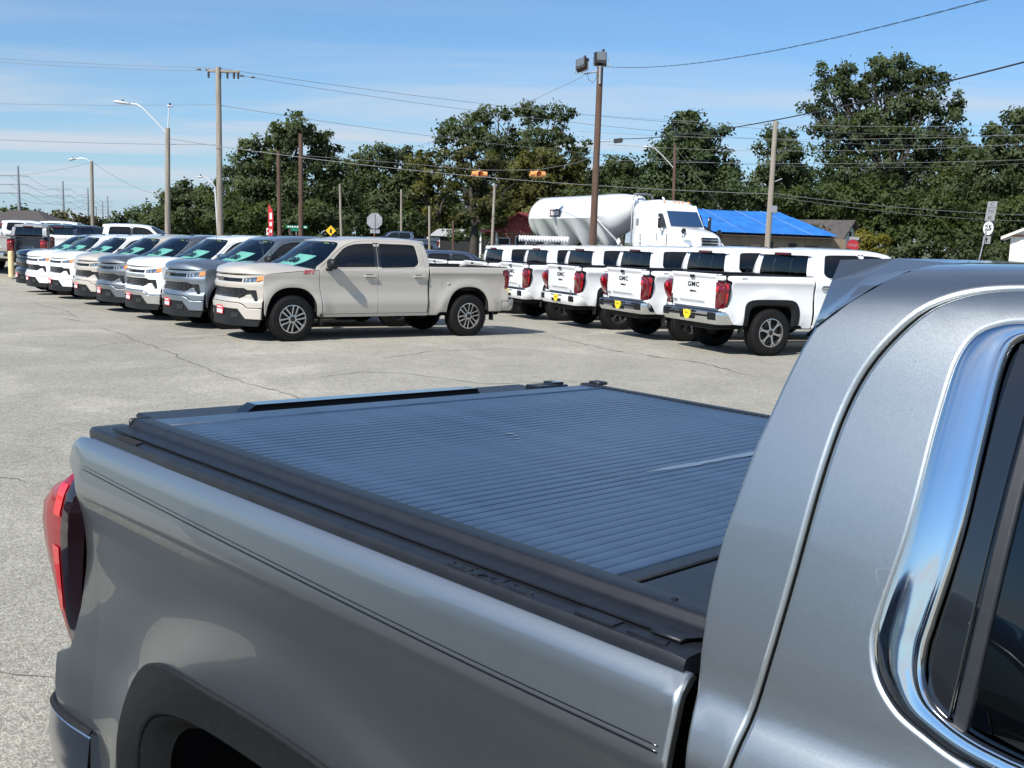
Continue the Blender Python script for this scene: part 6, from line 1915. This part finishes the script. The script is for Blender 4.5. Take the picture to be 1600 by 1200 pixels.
TREES = [
    # name, label, kind, d, lobes, base px, leaf, cover
    ('broadleaf_tree', 'small round tree far beyond the house with the hipped roof', 'far', 190, [(22, 338, 24, 17), (50, 343, 16, 14), (2, 345, 16, 14)], 22, .8, 5),
    ('broadleaf_tree', 'grey green clump of trees behind the second far pylon', 'far', 200, [(75, 346, 22, 12), (88, 340, 10, 12)], 80, .8, 5),
    ('dry_tree', 'brownish low tree between the far steel pylons', 'brown', 180, [(118, 344, 26, 14), (140, 350, 20, 10)], 118, .8, 4.5),
    ('broadleaf_tree', 'low distant tree just right of the bent lamp post', 'far', 190, [(172, 349, 26, 9), (186, 343, 12, 9)], 176, .8, 5),
    ('broadleaf_tree', 'low distant tree beside the grey pole with the long lamp arm', 'far', 150, [(215, 342, 24, 14), (240, 338, 22, 16)], 226, .6, 5),
    ('mimosa_tree', 'layered dark green tree behind the pole with the long lamp arm', 'oak', 105, [(288, 293, 22, 11), (306, 298, 18, 12), (266, 308, 22, 13), (292, 312, 30, 16), (322, 308, 22, 16), (270, 334, 28, 22), (305, 336, 36, 22), (335, 330, 26, 30), (248, 345, 22, 16)], 300, .36, 4.6),
    ('pine_tree', 'small rounded pine top rising left of the tallest oak', 'dark', 112, [(366, 262, 20, 13), (372, 278, 26, 14), (350, 285, 18, 10)], 370, .34, 4.2),
    ('oak_tree', 'tall round oak standing behind two brown poles', 'oak', 88, [(462, 206, 44, 30), (428, 222, 30, 26), (500, 226, 34, 28), (392, 226, 22, 16), (396, 252, 30, 24), (450, 255, 48, 30), (392, 306, 34, 40), (515, 262, 32, 30), (420, 292, 46, 36), (478, 300, 48, 38), (532, 300, 32, 38)], 455, .33, 4.0),
    ('broadleaf_tree', 'middling green tree behind the octagonal sign', 'oak', 104, [(592, 244, 32, 20), (562, 256, 28, 22), (625, 252, 30, 22), (578, 278, 40, 28), (630, 285, 36, 30), (555, 310, 38, 38), (605, 318, 44, 42), (645, 315, 30, 42)], 595, .36, 4.0),
    ('thin_tree', 'sparse pale tree with sky showing through its crown', 'yellow', 100, [(664, 242, 24, 16), (694, 240, 20, 15), (655, 268, 26, 22), (684, 278, 28, 22), (660, 305, 28, 26), (696, 312, 28, 28), (715, 280, 20, 22), (676, 345, 34, 26)], 682, .36, 2.4),
    ('oak_tree', 'broad spreading oak standing above the two hanging signals', 'oak', 92, [(735, 196, 42, 18), (778, 180, 36, 14), (828, 180, 40, 18), (872, 178, 22, 14), (712, 216, 30, 22), (765, 222, 52, 30), (830, 222, 50, 30), (880, 215, 24, 28), (905, 240, 20, 22), (800, 255, 50, 28)], 800, .34, 3.4),
    ('pine_tree', 'olive pine with heavy level boughs and bare trunk', 'olive', 74, [(732, 240, 26, 16), (768, 252, 34, 18), (715, 262, 30, 15), (750, 278, 40, 18), (790, 285, 26, 16), (726, 300, 36, 16), (762, 318, 38, 17), (735, 338, 34, 13), (775, 345, 28, 12)], 742, .26, 3.6),
    ('broadleaf_tree', 'yellowing tree standing right behind the white tank trailer', 'yellow', 84, [(850, 248, 38, 20), (880, 262, 36, 24), (818, 272, 36, 24), (850, 292, 50, 30), (890, 298, 34, 34), (808, 310, 34, 34), (835, 330, 40, 26)], 850, .32, 4.0),
    ('broadleaf_tree', 'dark green tree just right of the floodlight pole', 'oak', 95, [(968, 258, 28, 20), (948, 278, 28, 24), (992, 280, 26, 26), (965, 305, 42, 34)], 970, .34, 4.4),
    ('magnolia_tree', 'dense dark magnolia of conical outline behind the truck cab', 'dark', 82, [(1074, 180, 14, 10), (1074, 193, 24, 18), (1062, 212, 34, 24), (1096, 220, 30, 24), (1045, 246, 36, 28), (1088, 252, 44, 30), (1122, 258, 30, 26), (1035, 286, 34, 34), (1085, 292, 54, 36), (1132, 290, 32, 34), (1128, 204, 12, 9)], 1080, .32, 5.2),
    ('broadleaf_tree', 'airy green tree left of the tallest pecan', 'pecan', 98, [(1216, 208, 24, 16), (1200, 228, 22, 18), (1234, 230, 24, 22), (1215, 258, 36, 24), (1192, 286, 36, 30), (1236, 285, 36, 32), (1270, 300, 34, 34)], 1220, .36, 3.6),
    ('pecan_tree', 'tallest tree, an open pecan with sky between its boughs', 'pecan', 90, [(1296, 118, 24, 20), (1322, 110, 22, 14), (1390, 98, 34, 17), (1366, 106, 20, 14), (1380, 128, 44, 24), (1345, 145, 28, 24), (1410, 165, 34, 24), (1368, 190, 40, 26), (1385, 215, 44, 26), (1330, 205, 34, 24), (1470, 240, 34, 26), (1420, 120, 26, 20), (1306, 146, 34, 24), (1430, 140, 26, 24), (1264, 166, 20, 13), (1336, 172, 36, 24), (1458, 122, 22, 20), (1456, 160, 30, 24), (1498, 164, 22, 16), (1410, 182, 32, 22), (1300, 198, 40, 22), (1480, 196, 32, 24), (1350, 220, 46, 26), (1430, 226, 44, 28), (1300, 244, 34, 22), (1500, 232, 28, 26), (1380, 262, 56, 30), (1322, 272, 44, 30), (1450, 270, 44, 32)], 1385, .34, 3.2),
    ('broadleaf_tree', 'dark tree at the right edge above the white shed', 'oak', 84, [(1592, 186, 26, 22), (1560, 212, 24, 20), (1612, 215, 34, 28), (1545, 240, 32, 26), (1590, 252, 44, 32), (1540, 280, 40, 34), (1600, 292, 46, 40)], 1580, .32, 4.6),
    ('broadleaf_tree', 'dark tree filling the gap between pecan and right edge', 'oak', 88, [(1512, 262, 34, 34), (1490, 300, 44, 36), (1535, 310, 36, 36)], 1510, .33, 4.6),
]
SHRUBS = [
    ('shrub', 'dense greenery between the layered tree and the round oak', 'oak', 98, [(352, 318, 34, 30), (385, 325, 34, 34), (345, 345, 40, 18)], .32),
    ('shrub', 'dark thicket behind the sparse pale tree', 'oak', 108, [(655, 330, 34, 34), (690, 342, 36, 26), (720, 335, 30, 34)], .34),
    ('shrub', 'leafy shrubs at the foot of the tall round oak', 'shrub', 80, [(385, 345, 34, 22), (425, 340, 34, 26), (462, 345, 34, 22)], .30),
    ('shrub', 'dark shrubs behind the green street name sign', 'oak', 82, [(500, 338, 36, 28), (535, 345, 34, 20)], .30),
    ('round_shrub', 'low round bright shrub by the yellow diamond sign', 'shrub', 78, [(536, 362, 18, 8)], .20),
    ('shrub', 'shrubs growing under the tree behind the octagonal sign', 'oak', 90, [(580, 348, 40, 22), (640, 350, 36, 22)], .32),
    ('shrub', 'tall shrubs just left of the red gabled house', 'shrub', 80, [(760, 362, 26, 14), (725, 366, 26, 10)], .28),
    ('shrub', 'dark bushes behind the white tank trailer and its tractor', 'oak', 76, [(905, 320, 40, 26), (960, 325, 44, 26), (1020, 318, 34, 30)], .30),
    ('shrub', 'dark bushes under the magnolia behind the blue roof', 'dark', 78, [(1080, 312, 50, 24), (1150, 310, 40, 26), (1200, 312, 40, 26)], .30),
    ('shrub', 'leafy thicket right above the blue covered roof', 'shrub', 76, [(1250, 318, 40, 24), (1300, 318, 44, 30), (1290, 345, 40, 18)], .29),
    ('shrub', 'leafy thicket below the tallest pecan', 'shrub', 72, [(1350, 312, 40, 34), (1400, 325, 44, 38), (1385, 362, 44, 26)], .28),
    ('shrub', 'bright green thicket left of the leaning route signs', 'shrub', 70, [(1460, 330, 48, 36), (1440, 372, 50, 28), (1500, 368, 44, 30)], .28),
    ('shrub', 'thicket behind the leaning route signs and white shed', 'shrub', 72, [(1545, 345, 46, 40), (1600, 345, 46, 42), (1560, 385, 50, 24)], .28),
    ('shrub', 'low dark undergrowth along the right border, foot of the thicket', 'oak', 68, [(1250, 372, 40, 22), (1420, 392, 46, 16), (1490, 392, 46, 18), (1555, 398, 46, 18), (1620, 395, 46, 22)], .28),
    ('golden_shrub', 'yellow leaved shrub right of the red stop sign', 'gold', 60, [(1352, 372, 18, 13), (1372, 382, 22, 15), (1345, 390, 18, 10)], .20),
]
for i, t in enumerate(TREES):
    nm, lb, kd, d, lo, bpx, lf, cv = t
    tree(nm, lb, kd, d, lo, bpx, lf, cv, seed=100 + i, trunk_r=.30 if d > 60 else .2, clump=.34 if kd != 'olive' else .42, flat=.35 if kd == 'olive' else 0.)
for i, (nm, lb, kd, d, lo, lf) in enumerate(SHRUBS):
    tree(nm, lb, kd, d, lo, None, lf, 4.4, seed=300 + i, group='shrubs under the far trees', trunk_r=.06)
# the wood that closes the view behind the single trees
_rng = random.Random(77)
WL = []
for px in range(232, 1760, 15):
    if 640 < px < 735: top = 318
    else: top = 286 if px > 420 else 335
    for _ in range(2):
        py = _rng.uniform(top, 372); d = _rng.uniform(122, 140)
        c = at(px + _rng.uniform(-10, 10), py, d); s = d / CAM_F
        WL.append(((c.x, c.y, max(c.z, .6)), (24 * s, 24 * s, 20 * s)))
wd = leaf_cloud('far_wood', WL, .62, LM['far'], None, 3.6, 9, .5)
tag(wd, 'dim mass of woodland closing the view behind the trees', 'woodland', None, 'stuff')

print('tree triangles', TREE_TRIS[0] + len(wd.data.polygons) * 2)
# ---------------------------------------------------------------- pickups on the lot
def price_sheet(root, fg=False):
    """Turquoise price sheet lying inside the windscreen, and two small stickers on the glass."""
    ws = [c for c in root.children if c.name.startswith('windscreen')][0]
    nu, nv = 24, 14
    co = [v.co.copy() for v in ws.data.vertices]
    def S(u, v):
        i = min(u * nu, nu - 1e-4); j = min(v * nv, nv - 1e-4); a, b = int(i), int(j); f, g = i - a, j - b
        p = lambda x, y: co[y * (nu + 1) + x]
        return (p(a, b) * (1 - f) + p(a + 1, b) * f) * (1 - g) + (p(a, b + 1) * (1 - f) + p(a + 1, b + 1) * f) * g
    m = MB(); m.grid(lambda u, v: tuple(S(.15 + .27 * u + .10 * (1 - v), .13 + .30 * v) + Vector((-.03, 0, -.035))), 8, 6)
    o = m.build('price_sheet', M_sheet, root, 60)
    m = MB(); m.grid(lambda u, v: tuple(S(.22 + .55 * u, .03 + .09 * v) + Vector((-.03, 0, -.03))), 8, 2)
    m.build('price_sheet', M_sheet, root, 60)
    a, b, c = S(.50, .30), S(.18, .30), S(.34, .46)
    cc = S(.36, .28) + Vector((-.012, 0, -.02))
    text('price_print', '100', .20, frame(tuple(cc), b - a, c - cc), M_letter, o, .001, sx=1.2, bold=.01)
    m = MB(); m.grid(lambda u, v: tuple(S(.13 + .09 * u, .83 + .07 * v) + Vector((-.012, 0, -.012))), 2, 2); m.build('yellow_sticker', M_yelsticker, root, 60)
    m = MB(); m.grid(lambda u, v: tuple(S(.055 + .03 * u, .86 + .05 * v) + Vector((-.012, 0, -.012))), 2, 2); m.build('white_sticker', M_white, root, 60)

tan_t = make_truck('pickup_truck', P_tan, 'bow')
price_sheet(tan_t)
_F = side_surface(False, 1.0)
c_ = _F(3.44, 1.262)
bdg = text('badge', 'Z71', .085, frame((c_[0], c_[1] + .004, c_[2]), (-1, 0, 0), (0, -.05, 1)), M_redprint, tan_t, .002, sx=1.5, bold=.004, shear=.25)
q = MB(); q.box((3.36, c_[1] + .001, c_[2] - .002), (.12, .004, .05), .001); q.build('badge_plate', M_chrome, tan_t, 20)
q = MB(); q.lathe([(.088, 0), (.088, .004), (.083, .005), (.083, .001)], 28, 'y', (.56, float(_F(.56, 1.05)[1]) + .001, 1.05)); q.build('fuel_flap', P_tan, tan_t, 40)
q = MB(); q.lathe([(0, .02), (.022, .016), (.026, 0)], 12, 'y', (.47, float(_F(.47, 1.06)[1]), 1.06)); q.build('fuel_latch', P_tan, tan_t, 40)
ant = MB(); ant.tube([(3.42, -.80, 1.33), (3.44, -.80, 2.02)], .004, 5); ant.build('aerial', M_gloss, tan_t, 60)

chrome_t = make_truck('pickup_truck', P_white, 'bow', bumper='chrome')
price_sheet(chrome_t)

wht = make_truck('pickup_truck', P_white, 'gmc', lift=.05, bumper='chrome', style=1, liftb=.425)
_F2 = side_surface(False, -1.0)
c_ = _F2(-.62, 1.335)
text('badge', 'X31', .05, frame((c_[0], c_[1] - .003, c_[2] + .05), (1, 0, 0), (0, .1, 1)), M_letter, wht, .002, sx=1.4)
wht2 = make_truck('pickup_truck', P_white, 'gmc', lift=.05, bumper='paint', style=1, liftb=.425)
text('tailgate_lettering', 'SLE', .045, frame((-1.058, -.56, .88), (0, -1, 0), (0, 0, 1)), M_letter, [c for c in wht2.children if c.name.startswith('tailgate') and 'cap' not in c.name][0], .003, sx=1.5)
text('tailgate_lettering', 'SLE', .045, frame((-1.058, .60, .93), (0, -1, 0), (0, 0, 1)), M_letter, [c for c in wht.children if c.name.startswith('tailgate') and 'cap' not in c.name][0], .003, sx=1.5)

def recolour(root, old, new):
    def rec(o):
        if o.type == 'MESH':
            for s in o.material_slots:
                if s.material == old:
                    s.link = 'OBJECT'; s.material = new
        for ch in o.children: rec(ch)
    rec(root); return root

def put(o, x, y, yaw, label, group):
    o.location = (x, y, gz(x, y)); o.rotation_euler = (0, 0, yaw)
    tag(o, label, 'pickup truck', group)
    return o

TP = (-1.4816, 21.790, 3.7542)
GL = 'pickups parked nose out in the left row'
def tan_off(dx, dy, dyaw=0.):
    c, s = math.cos(TP[2]), math.sin(TP[2])
    return TP[0] + dx * c + dy * s, TP[1] + dx * s - dy * c, TP[2] + dyaw
put(tan_t, *TP, 'sand coloured pickup with dark wheels, nearest of the left row', GL)
L = [
    (chrome_t, P_white, .30, 4.9, 'white pickup with chrome front bumper and chrome mirrors', True),
    (tan_t, P_grey, .17, 2.6, 'bluish grey pickup standing just behind the nearest sand one', False),
    (tan_t, P_dgrey, .24, 7.75, 'dull steel grey pickup between white chrome one and second sand one', False),
    (tan_t, P_tan, .14, 10.55, 'second sand pickup, behind the steel grey one', False),
    (tan_t, P_white, .14, 13.7, 'white pickup right behind the second sand one, white bumper', False),
    (tan_t, P_white, .27, 16.3, 'white pickup beside the dark navy one at the row end', False),
    (tan_t, P_navy, .12, 18.9, 'dark navy pickup last of the left row, by the bollard', False),
]
for src, pm, dx, dy, lb, own in L:
    o = src if own else copy_tree(src)
    put(o, *tan_off(dx, dy, R_(random.Random(int(dy * 10)).uniform(-.5, .5))), lb, GL)
    if not own: recolour(o, P_tan, pm)
# white row on the right, tails towards us
WP = (4.2603, 19.8489, .3986)
GR = 'white pickups parked tail out in the right row'
def w_off(dx, dy, dyaw=0.):
    c, s = math.cos(WP[2]), math.sin(WP[2])
    return WP[0] + dx * c - dy * s, WP[1] + dx * s + dy * c, WP[2] + dyaw
put(wht, *WP, 'nearest white pickup with chrome rear bumper and black wheel arch moulding in view', GR)
put(copy_tree(wht), *w_off(.0, 2.68), 'second white pickup, chrome bumper, between nearest one and white bumpered one', GR)
put(wht2, *w_off(.02, 5.78), 'white pickup with white rear bumper, third from the nearest', GR)
put(copy_tree(wht2), *w_off(.0, 8.75), 'white pickup with white rear bumper, partly behind the sand pickup tail', GR)
put(copy_tree(wht), *w_off(.0, 11.6), 'white pickup showing only its cab behind the fourth tailgate', GR)
put(copy_tree(wht2), *w_off(.0, 15.0), 'farthest white pickup of the right row, cab behind the sand bed', GR)
# dusk blue pickup beyond the sand one, facing right
o = recolour(copy_tree(tan_t), P_tan, P_blue)
o.scale = (.91, .91, .91)
b = at(705, 385, 37); put(o, b.x - 1.9, b.y - .3, R_(9), 'dark blue pickup seen over the bed of the sand one', 'pickups standing beyond the rows')
# others at the far left
o = recolour(copy_tree(wht), P_white, P_silver)
def by_point(o, px, py, d, local, yaw, label, group='pickups standing beyond the rows', zl=None):
    """Stand a pickup so that a point of it (in its own axes) is where the photograph shows it."""
    p = at(px, py, d); c, s = math.cos(yaw), math.sin(yaw)
    put(o, p.x - local[0] * c + local[1] * s, p.y - local[0] * s - local[1] * c, yaw, label, group)
    o.location.z = p.z - zl if zl is not None else o.location.z
by_point(o, 20, 397, 42, (-1.0, -.97), R_(72), 'warm silver pickup showing its tail at the left edge')
o = recolour(copy_tree(wht2), P_white, P_navy)
by_point(o, 92, 378, 44, (.93, 0), R_(74), 'dark pickup with black rear window behind the navy bonnet')
for px, d, yaw, lb, pm in ((42, 56, 20, 'white roofed pickup far behind the warm silver one', P_white), (100, 58, 16, 'white roofed pickup far behind the navy bonnet', P_white), (207, 44, 17, 'white pickup roof peeping over the left row near the lamp pole', P_white), (280, 36, 20, 'white pickup roof peeping over the steel grey cab', P_white), (4, 64, 20, 'dull red pickup far off at the left edge', paint('dull_red_paint', (.25, .03, .03), 0, .4))):
    o = recolour(copy_tree(wht2), P_white, pm)
    by_point(o, px, 380, d, (2.0, 0), R_(yaw), lb)
o = recolour(copy_tree(wht2), P_white, P_blue)
by_point(o, 617, 380, 70, (2.0, 0), R_(185), 'bluish pickup out on the road behind the sand cab')
o.scale = (.85, .85, .85)
# white service pickup with a roll on its rack, beyond the white row
o = copy_tree(wht2)
b = at(842, 385, 36); put(o, b.x - 1.0, b.y + .6, R_(14), 'white pickup with a rack, just left of the floodlight pole', 'pickups standing beyond the rows')
b = at(850, 373.5, 36); r = empty('ribbed_roll', b); tag(r, 'long white ribbed roll lying on a rack before the tank trailer', 'roll')
q = MB(); pts = [(.10 + .022 * math.sin(k * 1.9), -.85 + k * .029) for k in range(60)]; q.lathe([(0, -.86)] + pts + [(0, .87)], 14, 'x'); q.build('roll', M_whitesid, r, 60)
q = MB()
for x in (-.6, .6): q.box((x, 0, -.13), (.05, .5, .05), .005); q.box((x, 0, -.22), (.05, .05, .2), .005)
q.build('rack', M_steel, r, 20)

fore = make_fore()
tag(fore, 'large pewter grey pickup in front, its bed closed by a ribbed roller cover', 'pickup truck')
# a neighbour parked alongside, behind the viewer: it shows only as reflections in the near truck
o = recolour(copy_tree(wht2), P_white, P_dgrey)
c, s = math.cos(FG_YAW), math.sin(FG_YAW)
px_, py_ = -2.6, -4.02
put(o, FG_O[0] + px_ * c - py_ * s, FG_O[1] + px_ * s + py_ * c, FG_YAW + R_(1), 'steel grey pickup parked alongside, behind the viewpoint', 'pickups standing beyond the rows')
